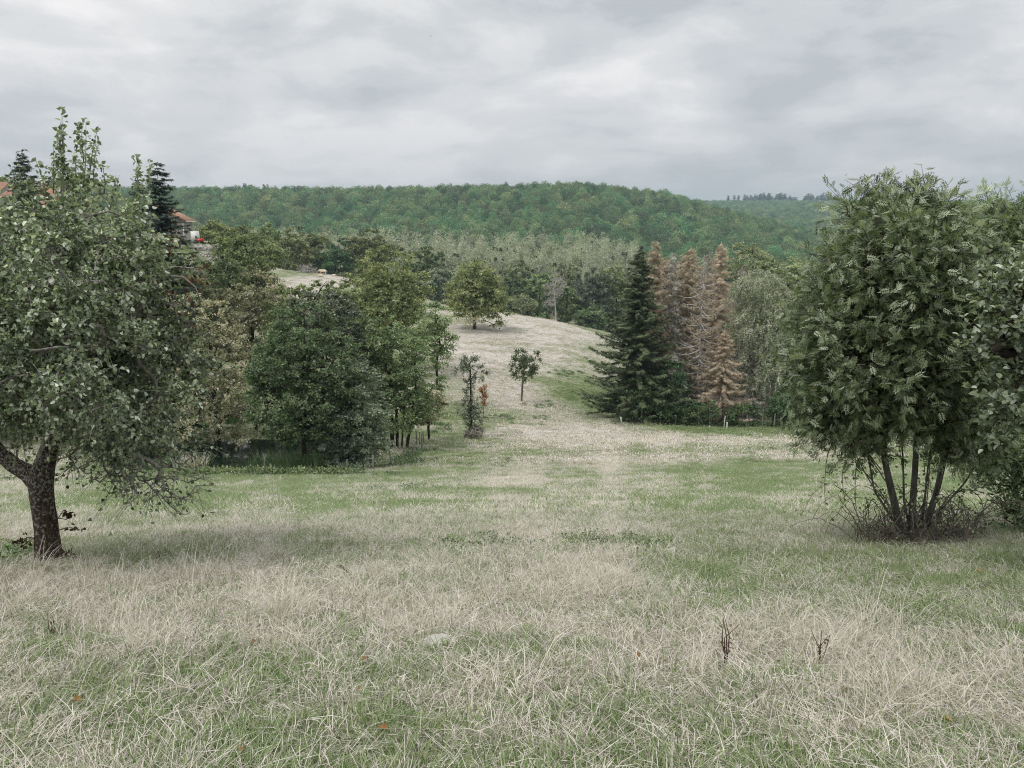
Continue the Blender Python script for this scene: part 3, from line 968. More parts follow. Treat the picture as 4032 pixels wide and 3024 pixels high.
ash('ash_tree', 'dark green multi-stemmed ash tree rising from brambles at the right', AB, AY,
    [(3350, 900, 30, 80, .1), (3530, 850, 60, 85, .2), (3655, 850, 70, 75, -.1), (3390, 1120, 170, 170, 0), (3640, 1110, 225, 200, .2), (3330, 1290, 165, 180, 0), (3820, 1000, 90, 120, 0), (3850, 1250, 130, 200, .2),
     (3620, 1300, 300, 250, -.3), (3255, 1500, 120, 120, .1), (3400, 1590, 190, 120, -.2), (3650, 1560, 230, 130, -.4), (3480, 1200, 250, 250, .9), (3700, 1350, 260, 230, .9),
     (3450, 1400, 220, 200, -.7), (3560, 1100, 220, 220, -.8), (3770, 1650, 130, 90, 0), (3480, 880, 150, 90, .2), (3330, 1690, 110, 60, 0), (3430, 1740, 90, 45, 0), (3790, 1740, 110, 60, 0), (3250, 1600, 80, 60, 0)],
    [[(3555, 2170), (3545, 2080), (3510, 1930), (3480, 1800), (3478, 1640), (3450, 1400), (3420, 1150), (3380, 900)],
     [(3590, 2170), (3588, 2050), (3600, 1900), (3612, 1700), (3620, 1550), (3590, 1250), (3560, 850)],
     [(3630, 2170), (3650, 2060), (3690, 1930), (3730, 1750), (3745, 1650), (3750, 1400), (3690, 1000)],
     [(3570, 2160), (3500, 2020), (3440, 1930), (3420, 1790), (3400, 1650)], [(3600, 2160), (3560, 1980), (3555, 1800), (3540, 1600)],
     [(3620, 2160), (3640, 1980), (3655, 1830), (3680, 1650)], [(3640, 2160), (3720, 1990), (3800, 1900), (3860, 1800)]], 1200, leaf=.108, per=7, twl=.40, srad=.047)
ash('ash_tree', 'tall ash tree behind the right edge, its feathery top rising beside the multi-stemmed ash', base_at(3980, 12.5), 12.5,
    [(3930, 820, 60, 80, 0), (4000, 860, 80, 80, .2), (4060, 900, 110, 110, 0), (3860, 960, 70, 90, 0), (3910, 1060, 150, 170, .2), (4050, 1100, 250, 300, 0), (3900, 1350, 200, 250, .2), (4000, 1650, 230, 160, 0), (4170, 1000, 180, 200, 0),
     (3960, 1560, 190, 150, -.4), (3920, 1760, 160, 90, 0), (4120, 1500, 220, 300, 0)],
    [[(4010, 2110), (4000, 1900), (3980, 1600), (3960, 1200), (3950, 800)], [(4040, 2110), (4080, 1800), (4100, 1400), (4080, 1000)]], 640, leaf=.115, per=7, twl=.42, srad=.05)
EB = base_at(4330, 6.6)
ash('elm_tree', 'pale round-leaved branches reaching in over the right edge', EB, 6.6,
    [(4080, 1230, 190, 150, 0), (3990, 1390, 130, 90, -.1), (4200, 1350, 250, 300, .2), (4060, 1550, 170, 100, 0), (4020, 1130, 110, 70, .1), (4300, 1200, 250, 300, 0)],
    [[(4330, 2500), (4300, 1900), (4270, 1600), (4200, 1350), (4150, 1200)], [(4280, 1600), (4150, 1450), (4020, 1400), (3930, 1380)]], 170, mat='pear', leaf=0.062,
    tm=tmpl_leaf(0.34, 0.1), srad=0.09, per=11, twl=0.32)
# lower leafy hawthorn at the right edge
HB = base_at(4060, 10.4)
ash('hawthorn_shrub', 'dark low hawthorn shrub with arching twigs below the ash at the right edge', HB, 10.4,
    [(4010, 1880, 130, 90, 0), (4120, 1950, 150, 150, 0), (3940, 1800, 100, 60, 0), (4010, 2040, 90, 60, 0)],
    [[(4075, 2160), (4070, 2050), (4040, 1920), (4000, 1820)], [(4100, 2170), (4130, 2000), (4160, 1850)]], 120, mat='ash', leaf=0.04, tm=tmpl_leaf(), srad=0.035, per=14, twl=0.3)

# brambles round the stems
be = empty('bramble_thicket', AB, 'tangle of bare arching bramble canes round the foot of the multi-stemmed ash', 'bramble')
mb1, mb2 = MB(), MB()
for k in range(430):
    inner = k > 120
    sp = rnd(-1, 1)
    px0 = 3600 + sp * (150 if inner else 230)
    p0 = base_at(px0, AY + rnd(-.45, .5)) - AB
    a_ = rnd(0, 2 * math.pi)
    Lc = rnd(.25, .75) if inner else rnd(.5, 1.3)
    hh = rnd(.08, .5) * Lc if inner else rnd(.4, 1.0) * Lc
    q = np.linspace(0, 1, 8)[:, None]
    dxy = np.array([math.cos(a_), math.sin(a_) * .6, 0]) * Lc * .8
    pl = p0 + dxy * q + np.array([0, 0, 1.0]) * hh * 4 * q * (1 - q * .82) * np.array([[.6]]) + RNG.normal(size=(8, 3)) * 0.018
    pl[:, 2] += -0.12 * dxy[1] * q[:, 0]
    mb1.tube(pl, np.linspace(0.0065, 0.003, 8), 4, rnd(0, 1), cap=False)
    if not inner and k % 2:
        n = 8
        Pp = pl[RNG.integers(3, 8, n)] + RNG.normal(size=(n, 3)) * .03
        leaves(mb2, Pp, RNG.normal(size=(n, 3)), RNG.normal(size=(n, 3)) + [0, 0, 1], 0.04, tmpl_leaf(), rnd(0, .8, n))
for pts in [[(3500, 1990), (3420, 1900), (3340, 1720), (3260, 1740), (3245, 1900), (3250, 1990)], [(3490, 1900), (3420, 1790), (3370, 1800), (3365, 1950), (3375, 2040)],
            [(3470, 1850), (3380, 1740), (3310, 1850), (3330, 2000)], [(3660, 2080), (3760, 2000), (3850, 2010), (3870, 2100)], [(3650, 2100), (3740, 1930), (3860, 1930), (3960, 1990)],
            [(3460, 1920), (3350, 1800), (3290, 1800)], [(3540, 2100), (3480, 1950), (3440, 1920)], [(3700, 2110), (3800, 2060), (3900, 2120)],
            [(3620, 2100), (3790, 1910), (3870, 1960), (3880, 2130)], [(3560, 2100), (3560, 1900), (3540, 1750)], [(3640, 2090), (3660, 1850), (3670, 1700)], [(3580, 2100), (3650, 1950), (3630, 1740)]]:
    pl = wpath(pts, AY - .1) - AB
    q0 = np.linspace(0, len(pl) - 1, 18)
    pl = np.stack([np.interp(q0, range(len(pl)), pl[:, k]) for k in range(3)], -1)
    for _ in range(3):
        pl[1:-1] = (pl[:-2] + pl[1:-1] * 2 + pl[2:]) / 4
    mb1.tube(pl, np.linspace(0.008, 0.003, 18), 4, .5, cap=False)
    n = 26
    Pp = pl[RNG.integers(6, 18, n)] + RNG.normal(size=(n, 3)) * .035
    leaves(mb2, Pp, RNG.normal(size=(n, 3)), RNG.normal(size=(n, 3)) + [0, 0, 1], 0.04, tmpl_leaf(), rnd(0, .8, n))
M['cane'] = barkmat('bramble_cane', (0.07, 0.055, 0.045), (0.3, 0.26, 0.22), 9)
link('canes', mb1.build('canes', M['cane']), be)
link('leaves', mb2.build('leaves', M['ash']), be)

# ------------------------------------------------------------------ trees round the pond and on the slopes
TL_ = tmpl_tri(0.42)


def mid(label, lobes, Y, mat, bark='bark', basepx=None, clumps=260, leaf=0.13, per=9, twigs=6, tl=0.8, name='broadleaf_tree', cat='tree', stems=None, group=None, **kw):
    px = basepx if basepx is not None else float(np.mean([0]))
    base = base_at(px, Y)
    lo = lobes if isinstance(lobes, np.ndarray) else px_lobes(lobes, Y)
    ts = [wpath(s, Y) for s in stems] if stems else None
    if ts:
        for t_ in ts:
            t_[0, 2] = min(t_[0, 2], float(H(t_[0, 0], t_[0, 1])) - 0.2)
    k = dict(clumps=clumps, twigs=twigs, per=per, tl=tl, leaf=leaf, tm=TL_, r_tip=0.012, r_trunk=0.17, step=0.9, twig_wood=0, sides=4)
    k.update(kw)
    if name in ('broadleaf_tree', 'willow_bush', 'birch_tree', 'hazel_bush', 'shrub', 'bush'):
        k['clumps'] = int(k['clumps'] * 1.35)
        k['per'] = int(k['per'] * 1.5)
        k['leaf'] *= 1.02
        k['layer'] = .45
    return put_tree(label, cat, M[mat], M[bark], base, lo, name, ts, group, **k)


mid('dense dark green maple leaning over the reeds, its straight trunk at the pond edge',
    [(1200, 1290, 120, 100, 0), (1120, 1430, 140, 130, .2), (1290, 1430, 130, 140, .4), (1150, 1600, 150, 130, -.3), (1080, 1640, 90, 90, -.2), (1280, 1600, 140, 130, 0), (1200, 1450, 180, 200, 1.2), (1110, 1520, 120, 120, -.8),
     (1220, 1700, 120, 60, 0), (1010, 1500, 60, 70, 0)],
    49.2, 'maple_pond', basepx=1200, clumps=420, stems=[[(1203, 1875), (1196, 1750), (1192, 1600), (1195, 1450), (1200, 1280)]], leaf=0.15, tl=0.7)
mid('grey-green rounded willow bush spreading to the ground at the right end of the pond',
    [(1400, 1500, 90, 90, 0), (1420, 1620, 110, 110, -.2), (1350, 1700, 120, 110, 0), (1300, 1780, 110, 70, 0), (1440, 1740, 80, 80, 0), (1330, 1600, 110, 110, .5), (1370, 1790, 110, 50, -.6)],
    50.5, 'willow', basepx=1370, clumps=380, leaf=0.13, tl=0.6, name='willow_bush', per=10)
mid('green maple clump with several thin dark trunks, behind the fence posts',
    [(1500, 1330, 90, 90, 0), (1560, 1400, 120, 110, 0), (1630, 1500, 100, 120, 0), (1480, 1480, 90, 120, .3), (1560, 1590, 130, 90, -.4), (1680, 1600, 60, 70, 0), (1480, 1640, 70, 60, .3), (1620, 1650, 70, 40, -.3), (1440, 1560, 80, 100, .8), (1550, 1480, 140, 140, 1.2), (1450, 1380, 70, 80, 0)],
    61, 'maple', basepx=1570, clumps=360, leaf=0.16, tl=0.85,
    stems=[[(1545, 1740), (1540, 1600), (1530, 1400)], [(1580, 1742), (1590, 1640), (1600, 1450)], [(1600, 1742), (1620, 1650), (1640, 1500)], [(1565, 1741), (1560, 1600), (1500, 1350)]])
mid('pale pinkish-green tree with slender visible trunk left of the pond',
    [(820, 1260, 110, 90, 0), (760, 1380, 120, 110, 0), (890, 1400, 110, 130, 0), (850, 1550, 130, 110, 0), (760, 1560, 110, 100, 0), (930, 1560, 70, 100, 0), (830, 1660, 130, 70, 0), (730, 1230, 90, 80, .6), (930, 1680, 90, 60, 0), (760, 1700, 90, 40, 0)],
    54, 'pinkish', basepx=850, clumps=300, leaf=0.15, tl=0.75, per=7, stems=[[(870, 1800), (850, 1640), (835, 1480), (822, 1250)]])
mid('tall maple with pinkish fading top behind the pond',
    [(1010, 1150, 90, 80, 0), (950, 1230, 110, 90, 0), (1080, 1220, 110, 90, 0), (1010, 1340, 160, 120, 0), (930, 1400, 110, 120, 0), (1110, 1370, 90, 100, 0), (880, 1180, 50, 50, 0)],
    70, 'pinkish', basepx=1010, clumps=340, leaf=0.19, tl=0.95, tvar=0.3)
mid('grey-green ash with bare twigs at its top, behind the dark pond maple',
    [(1260, 1230, 120, 80, 0), (1340, 1290, 100, 100, 0), (1190, 1270, 90, 90, 0), (1290, 1400, 150, 140, 0), (1380, 1420, 90, 120, .4)],
    60, 'willow', basepx=1290, clumps=300, leaf=0.16, tl=0.85, twig_wood=0.012, up=0.5,
    stems=[[(1290, 1790), (1280, 1600), (1270, 1400), (1240, 1200)], [(1300, 1790), (1330, 1550), (1350, 1300)]])
mid('thin-topped green tree whose upright shoots stand against the straw slope',
    [(1150, 1170, 80, 50, 0), (1260, 1150, 70, 50, 0), (1340, 1170, 70, 50, 0), (1400, 1230, 60, 60, 0), (1200, 1260, 130, 70, 0), (1100, 1250, 80, 70, 0), (1190, 1120, 14, 50, 0), (1295, 1110, 18, 45, 0), (1340, 1140, 20, 45, 0), (1160, 1330, 150, 90, 0)],
    66, 'olive', basepx=1200, clumps=240, leaf=0.16, tl=0.6, twig_wood=0.01, up=0.8, per=7)
mid('big round olive-green lime tree on the slope behind the pond trees',
    [(1525, 1050, 110, 80, 0), (1450, 1140, 90, 90, 0), (1600, 1130, 90, 90, 0), (1530, 1180, 130, 110, -1.5), (1480, 1280, 110, 90, 0), (1600, 1270, 95, 100, 0), (1540, 1160, 130, 130, 2.5), (1650, 1330, 60, 70, 0), (1420, 1210, 60, 60, 0)],
    112, 'olive', basepx=1540, clumps=430, leaf=0.27, tl=1.35, per=8, r_trunk=0.35)
mid('small dark pear tree with crooked trunk at the right edge of the pond wood',
    [(1710, 1240, 60, 50, 0), (1690, 1330, 70, 60, 0), (1740, 1330, 45, 60, 0), (1720, 1400, 60, 45, 0)],
    88, 'maple', basepx=1722, clumps=110, leaf=0.2, tl=0.9, per=7, stems=[[(1722, 1480), (1718, 1420), (1735, 1360), (1712, 1240)]])
mid('low reddish bush at the right end of the fenced wood',
    [(1700, 1590, 50, 55, 0), (1660, 1640, 45, 35, 0)], 68, 'pinkish', basepx=1690, clumps=70, leaf=0.16, tl=0.6, name='bush', cat='bush')
mid('broad walnut tree standing alone on the straw slope with a shadow beneath',
    [(1870, 1090, 80, 60, 0), (1820, 1150, 60, 70, 0), (1930, 1150, 60, 70, 0), (1875, 1170, 100, 75, -2), (1880, 1160, 95, 80, 3), (1810, 1220, 40, 40, 0), (1940, 1230, 55, 50, 0), (1850, 1210, 60, 40, 0), (1975, 1240, 28, 30, 0), (1880, 1060, 60, 30, 0)],
    158, 'olive', basepx=1870, clumps=340, leaf=0.33, tl=1.6, per=7, r_trunk=0.4, r_tip=0.03, step=1.2, stems=[[(1868, 1292), (1868, 1240), (1862, 1180), (1872, 1080)]])
mid('thin pale sapling just in front of the walnut tree',
    [(1850, 1255, 22, 18, 0), (1830, 1265, 14, 12, 0), (1868, 1262, 14, 14, 0)], 152, 'pinkish', 'deadwood', basepx=1851, clumps=22, leaf=0.25, tl=0.9, per=4, name='sapling',
    stems=[[(1852, 1318), (1852, 1280), (1848, 1245)]], r_trunk=0.08)
# two small trees on the open slope
IV = base_at(1858, 71)
mid('slim ivy-clad pear tree standing alone in the pasture, brambles at its foot',
    [(1850, 1430, 40, 35, 0), (1820, 1450, 30, 25, 0), (1885, 1465, 30, 30, 0), (1850, 1520, 30, 40, 0), (1860, 1600, 38, 40, 0), (1870, 1640, 40, 30, 0), (1830, 1620, 30, 30, 0), (1858, 1700, 28, 30, 0), (1856, 1560, 18, 80, 0), (1858, 1660, 18, 60, 0)],
    71, 'willow', basepx=1856, clumps=150, leaf=0.13, tl=0.5, per=6, twig_wood=0.012, name='pear_tree', shell=2, stems=[[(1856, 1725), (1852, 1640), (1854, 1540), (1850, 1420)]])
mid('small lone apple tree with pale trunk on the open slope',
    [(2060, 1400, 32, 30, 0), (2045, 1440, 32, 30, 0), (2080, 1440, 32, 35, 0), (2062, 1470, 42, 28, 0), (2110, 1405, 18, 14, 0), (2030, 1480, 14, 10, 0)],
    100, 'maple', 'bark_grey', basepx=2054, clumps=110, leaf=0.19, tl=0.65, per=6, twig_wood=0.02, name='apple_tree', stems=[[(2053, 1552), (2058, 1500), (2064, 1440), (2060, 1390)]], r_trunk=0.13)
mid('small orange-brown bush beside the ivy-clad pear tree',
    [(1905, 1548, 13, 24, 0), (1898, 1535, 10, 14, 0), (1903, 1580, 12, 30, 0)], 82, 'orange', basepx=1903, clumps=26, leaf=0.11, tl=0.5, name='orange_bush', cat='bush', up=1.2, spread=.2, r_trunk=.03)
mid('dark bramble clump at the foot of the ivy-clad pear tree',
    [(1872, 1702, 26, 18, 0), (1850, 1710, 16, 12, 0)], 70.4, 'grey_dead', basepx=1872, clumps=40, leaf=0.12, tl=0.4, name='bramble_clump', cat='bramble', twig_wood=0.012)

# hedges and trees beyond the crest of the straw slope
for lab, px, py, rx, ry, Y, mat, sd in [
    ('dark narrow tree above the straw crest, behind the left slope', 1060, 965, 62, 95, 240, 'maple', 1),
    ('large round olive-green tree at the straw crest, behind the dead branches', 1190, 985, 115, 88, 236, 'olive', 2),
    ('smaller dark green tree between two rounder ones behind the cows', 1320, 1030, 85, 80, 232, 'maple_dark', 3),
    ('wide olive tree rising behind the round lime tree', 1455, 995, 120, 85, 238, 'olive', 4),
    ('dark green dome-shaped tree right of the round lime tree', 1665, 1045, 85, 75, 250, 'maple', 5),
    ('light green bush-like tree between the lime tree and the walnut', 1725, 1110, 62, 62, 240, 'willow', 6),
    ('grey-green tree just left of the lone walnut tree', 1790, 1140, 42, 50, 235, 'willow', 7),
    ('pale yellow-green tree right of the walnut crown', 2045, 1075, 62, 55, 262, 'light', 8),
    ('mid-green tree right behind the walnut crown, below the pale one', 2030, 1150, 72, 70, 246, 'maple', 9),
    ('dark green tree beside the bare-twigged one at the crest', 2125, 1145, 66, 85, 248, 'maple', 10),
    ('green tree right of the bare-twigged tree at the crest', 2235, 1190, 62, 75, 250, 'maple', 11),
    ('broad green tree of the crest hedge, left of the living spruce', 2330, 1165, 92, 105, 256, 'willow', 12),
    ('olive tree partly hidden behind the living spruce top', 2425, 1160, 90, 110, 262, 'olive', 13),
    ('light green tree rising over the crest hedge, below the poplars', 2215, 1095, 72, 60, 275, 'light', 14),
    ('low dark green tree at the right end of the crest hedge', 2330, 1260, 70, 60, 246, 'maple', 15),
    ('bright green mound-shaped tree on the slope below the stone house', 985, 1000, 150, 110, 118, 'olive', 16),
    ('green tree to the right of the stone house', 850, 950, 90, 80, 185, 'olive', 17),
    ('round green tree on the slope right below the rubble', 860, 1110, 120, 100, 100, 'maple', 18),
    ('green tree immediately behind the pinkish pond tree, left', 720, 1150, 120, 120, 84, 'olive', 19),
    ('dark broadleaf tree behind the pear tree crown, lower left', 560, 1430, 160, 170, 66, 'maple_dark', 20),
    ('dense green tree behind the pear tree trunk, at the left pasture edge', 250, 1600, 200, 170, 64, 'maple', 21),
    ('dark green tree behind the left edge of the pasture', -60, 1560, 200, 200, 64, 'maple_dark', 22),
    ('broad green tree under the dark spruce, behind the pear crown', 420, 1200, 180, 170, 76, 'maple', 23),
    ('round green tree beside the orange-roofed house', 290, 730, 75, 45, 118, 'olive', 24),
    ('green tree at the far left edge above the orange roof', -5, 745, 55, 60, 175, 'olive', 25),
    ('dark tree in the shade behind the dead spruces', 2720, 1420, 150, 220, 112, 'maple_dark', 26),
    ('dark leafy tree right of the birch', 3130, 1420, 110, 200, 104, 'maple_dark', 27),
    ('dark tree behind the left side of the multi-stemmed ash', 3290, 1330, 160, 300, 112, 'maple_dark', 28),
    ('tall yellow-green poplar behind the birch', 2960, 1060, 125, 120, 118, 'light', 29),
    ('second yellow-green poplar, right of the taller one', 3090, 1140, 95, 130, 122, 'light', 30),
    ('green tree far behind the multi-stemmed ash', 3520, 1300, 160, 280, 122, 'maple', 31),
    ('green tree far behind the right edge ash', 3850, 1300, 200, 290, 120, 'olive', 32),
]:
    k = Y / 3000.0
    R_ = max(rx, ry) * k
    vol = (rx * k * ry * k)
    cl = int(np.clip(vol * 11, 150, 300 if sd in (26, 28, 31, 32) else 430)) if Y < 200 else int(np.clip(vol * 2.6, 90, 260))
    lf = 0.0023 * Y if Y > 100 else 0.0026 * Y
    lo_ = auto_lobes(px, py, rx, ry, Y, 8, sd)
    bz_ = base_at(px, Y)
    bpy_ = 1512 + F * math.tan(math.atan2(-bz_[2], Y) - PITCH)
    gap = bpy_ - (py + ry * .8)
    if gap > 15:
        ex = [(px + RNG.uniform(-.45, .45) * rx, py + ry * .7 + gap * q, rx * RNG.uniform(.4, .6), max(gap * .3, ry * .25), RNG.uniform(-.4, .4) * rx * k) for q in (.1, .25, .45, .6, .8, .95)]
        lo_ = np.concatenate([lo_, px_lobes(ex, Y)])
        cl = int(cl * 1.35)
    mid(lab, lo_, Y, mat, basepx=px, clumps=cl, leaf=lf, tl=0.13 * R_ + 0.35, per=7, twigs=6, step=max(0.8, R_ * .2), r_trunk=0.3, r_tip=0.02)
mid('small light green tree with forked stem on the crest, right of the walnut',
    [(2050, 1185, 38, 24, 0), (2085, 1195, 28, 22, 0), (2065, 1200, 34, 16, 0)], 212, 'light', 'deadwood', basepx=2058, clumps=50, leaf=0.4, tl=1.0, per=6, r_trunk=.15,
    stems=[[(2052, 1235), (2056, 1210), (2062, 1185)], [(2054, 1235), (2080, 1210), (2090, 1190)]])
mid('tree with bare pale twigs among the crest hedge',
    [(2185, 1120, 34, 45, 0), (2175, 1160, 30, 40, 0)], 236, 'grey_dead', 'deadwood', basepx=2190, clumps=60, leaf=0.3, tl=1.6, per=2, twig_wood=0.05, r_trunk=.2, r_tip=.04, up=1.2, name='bare_tree')
mid('tangled pale dead bush on the straw crest left of the cows',
    [(1210, 1058, 26, 14, 0), (1190, 1062, 18, 10, 0), (1235, 1068, 18, 8, 0)], 219, 'grey_dead', 'deadwood', basepx=1212, clumps=44, leaf=0.15, tl=1.1, per=1, twig_wood=0.05, r_trunk=.12, r_tip=.03, name='dead_bush', cat='bush')


# ------------------------------------------------------------------ conifers
def tmpl_spray(w_=0.10):
    V, Q = [], []
    for a0, ang, ln in ((0, 0, 1.0), (0.22, 0.8, 0.55), (0.3, -0.8, 0.5)):
        d = np.array([math.cos(ang), math.sin(ang), -0.08])
        s_ = np.array([-math.sin(ang), math.cos(ang), 0])
        p = np.array([a0, 0, -0.08 * a0])
        k = len(V)
        V.extend([p + d * ln * .08 + s_ * w_, p + d * ln, p + d * ln * .2 - s_ * w_])
        Q.append([k, k + 1, k + 2])
    return np.array(V), None, np.array(Q)


def conifer_mesh(h, R, whorls, nb, spray, dens, droop, curl, expo=1.0, bare=0.08, w_=0.1, wood=0.02, trunk_r=0.16, hang=0.3, fill=1.0, ragged=0.25, tvar=0.15, wood_k=1.0, twig_bare=0.0):
    ml, mw = MB(), MB()
    zz = np.linspace(0, h, 16)
    mw.tube(np.stack([RNG.normal(0, .03, 16).cumsum() * .3, RNG.normal(0, .03, 16).cumsum() * .3, zz], -1), trunk_r * (1 - zz / h * .93), 7)
    ts = bare + (0.985 - bare) * (np.linspace(0, 1, whorls) ** 0.92)
    A, B, RA, RB, PP, DD, NN, LN, TT = [], [], [], [], [], [], [], [], []
    for wi, t_ in enumerate(ts):
        n = max(3, int(nb * (1 - t_ * .35)))
        a0 = rnd(0, 6.28)
        for k in range(n):
            a_ = a0 + 6.283 * k / n + rnd(-.25, .25)
            l = R * (1 - t_) ** expo * rnd(1 - ragged, 1 + ragged * .6) + 0.12
            if rnd(0, 1) > fill:
                continue
            z0 = h * t_ + rnd(-.9, .9) * h / whorls
            q = np.linspace(0, 1, 6)
            dr = droop * rnd(.2, 1.9)
            rr, z = l * q, z0 - dr * l * q + curl * l * q * q
            ax = a_ + rnd(-.25, .25) * q
            pl = np.stack([np.cos(ax) * rr, np.sin(ax) * rr, z], -1)
            A.append(pl[:-1]); B.append(pl[1:])
            rw = wood * (0.4 + l / max(R, .1))
            RA.append(rw * (1 - q[:-1] * .8)); RB.append(rw * (1 - q[1:] * .8))
            m_ = max(2, int(dens * l))
            s = rnd(twig_bare, 1, m_)
            p = np.stack([np.interp(s, q, pl[:, j]) for j in range(3)], -1)
            side = np.where(RNG.random(m_) < .5, 1, -1)
            out = np.array([math.cos(a_), math.sin(a_), 0])
            per_ = np.array([-math.sin(a_), math.cos(a_), 0])
            d = out * rnd(.35, .9, (m_, 1)) + per_ * side[:, None] * rnd(.3, 1.0, (m_, 1)) + np.array([0, 0, -1]) * hang * rnd(.3, 1.5, (m_, 1))
            PP.append(p); DD.append(d)
            NN.append(np.array([0, 0, 1.0]) + RNG.normal(size=(m_, 3)) * .35)
            LN.append(spray * rnd(.6, 1.25, m_) * (1.1 - .45 * s))
            TT.append(np.clip(.42 + RNG.normal(0, .12, m_) + rnd(-tvar, tvar) + .25 * (s - .5), 0, 1))
    mw.segs(np.concatenate(A), np.concatenate(B), np.concatenate(RA) * wood_k, np.concatenate(RB) * wood_k, 4)
    leaves(ml, np.concatenate(PP), np.concatenate(DD), np.concatenate(NN), np.concatenate(LN), tmpl_spray(w_), np.concatenate(TT))
    return ml, mw


def conifer(label, px, Y, top, R_px, mat, bark='bark', name='spruce_tree', group=None, **kw):
    tp_ = W(px, top, Y)
    base = np.array([tp_[0], Y, float(H(tp_[0], Y))])
    h = float(tp_[2] - base[2])
    k = dict(whorls=int(h * 1.9), nb=8, spray=0.55, dens=9, droop=.25, curl=.25)
    k.update(kw)
    ml, mw = conifer_mesh(h, R_px * Y / F, **k)
    e = empty(name, base - np.array([0, 0, .15]), label, 'tree', group)
    e.rotation_euler[2] = 0
    link('trunk', mw.build('trunk', M[bark]), e)
    link('crown', ml.build('crown', M[mat]), e)
    return e


conifer('tall living dark green spruce left of the dead ones', 2522, 92, 975, 215, 'spruce', expo=.8, spray=.8, dens=20, droop=.35, curl=.35, hang=.5, w_=.12, nb=12, ragged=.65, bare=.04, whorls=50)
dead = dict(droop=.35, curl=.22, hang=1.1, w_=.05, spray=.85, dens=21, bare=.2, wood=.034, expo=.5, ragged=.62, nb=9, whorls=44)
conifer('rust-brown dead spruce with a pointed orange top, nearest the living spruce', 2582, 97, 942, 95, 'rust', 'deadwood', group='dead spruces', **dead)
conifer('grey needle-less dead spruce between two rusty ones', 2650, 99, 990, 105, 'grey_dead', 'deadwood', group='dead spruces', **{**dead, 'dens': 7, 'bare': .1})
conifer('broad rust-brown dead spruce, middle of the stand', 2722, 101, 965, 120, 'rust', 'deadwood', group='dead spruces', **{**dead, 'dens': 15})
conifer('rusty dead spruce half hidden behind the first pointed one', 2625, 102, 1010, 105, 'rust', 'deadwood', group='dead spruces', **dead)
conifer('rust-brown dead spruce at the back, between the grey and the broad one', 2690, 104, 995, 105, 'rust', 'deadwood', group='dead spruces', **dead)
conifer('bare dead spruce with long pale upcurved boughs, front of the stand', 2775, 92.6, 1000, 125, 'rust', 'deadwood', group='dead spruces',
        **{**dead, 'dens': 4, 'droop': .45, 'curl': .6, 'wood': .075, 'nb': 6, 'expo': .45, 'hang': 1.4, 'bare': .16, 'trunk_r': .22, 'twig_bare': .35})
conifer('rust-orange dead spruce with slender top, right side of the stand', 2840, 98, 945, 95, 'rust', 'deadwood', group='dead spruces', **{**dead, 'dens': 15})
conifer('grey-topped dead spruce behind the orange one at right', 2795, 103, 985, 95, 'grey_dead', 'deadwood', group='dead spruces', **{**dead, 'dens': 10})
conifer('shorter rusty spruce with tan drooping tips, low in front of the stand', 2855, 90.8, 1290, 145, 'rust', 'deadwood', group='dead spruces',
        **{**dead, 'droop': .5, 'curl': .3, 'expo': .8, 'spray': .6, 'dens': 26, 'w_': .06, 'bare': .14, 'nb': 8})
conifer('small grey dead spruce by the bright bush', 2655, 90.8, 1380, 85, 'grey_dead', 'deadwood', group='dead spruces', **{**dead, 'expo': .8, 'dens': 13})
conifer('small living green spruce among the dead ones', 2722, 92.2, 1430, 66, 'spruce', expo=.8, spray=.5)
conifer('grey-brown dead spruce with hanging twigs left of the birch', 2960, 95, 1290, 120, 'grey_dead', 'deadwood', group='dead spruces', **{**dead, 'expo': .75, 'dens': 12, 'droop': .5, 'bare': .1})
conifer('thin bare grey spruce behind the birch, left side', 2925, 101, 1040, 80, 'grey_dead', 'deadwood', group='dead spruces', **{**dead, 'dens': 6, 'bare': .3})
conifer('large dark blue-green spruce towering beside the stone house', 615, 66, 632, 230, 'spruce_blue', expo=.62, spray=.6, dens=15, ragged=.35, nb=11, whorls=58, w_=.13)
conifer('second dark spruce just left of the one beside the stone house', 540, 70, 690, 190, 'spruce_blue', expo=.7, spray=.62, dens=11, ragged=.35, nb=10, whorls=40, w_=.13)
conifer('lone pointed spruce at the far left above the pear crown', 82, 95, 585, 150, 'spruce_blue', expo=.7, ragged=.4, dens=11, spray=.8, w_=.13, nb=10)

mid('pale weeping birch with white trunk right of the dead spruces',
    [(2990, 1120, 90, 60, 0), (2930, 1130, 50, 50, 0), (3040, 1180, 90, 80, 0), (2990, 1260, 100, 100, 0), (3050, 1360, 80, 110, 0), (2990, 1430, 80, 90, 0), (3020, 1530, 70, 70, 0), (3090, 1250, 60, 80, 0)],
    94, 'birch', 'bark_white', basepx=3045, clumps=420, leaf=0.17, tl=1.1, per=10, droop=1.0, up=-.3, name='birch_tree', twig_wood=.01,
    stems=[[(3046, 1670), (3040, 1500), (3020, 1300), (2985, 1110)], [(3044, 1660), (3070, 1400), (3100, 1200)]])
mid('bright green spreading bush in front of the living spruce',
    [(2520, 1530, 80, 50, 0), (2480, 1580, 80, 45, 0), (2580, 1570, 80, 60, 0), (2540, 1610, 100, 40, 0), (2610, 1500, 40, 60, .8), (2640, 1560, 40, 60, 0)],
    89.6, 'bush', basepx=2520, clumps=260, leaf=0.24, tl=0.7, per=7, name='hazel_bush', cat='bush', stems=[[(2530, 1670), (2520, 1610), (2520, 1540)]])
mid('dark green shrub in the shade right of the birch foot',
    [(3090, 1600, 60, 50, 0), (3130, 1560, 60, 70, .5), (3170, 1620, 60, 40, 0)], 91, 'maple_dark', basepx=3110, clumps=120, leaf=0.22, tl=0.7, name='shrub', cat='bush')
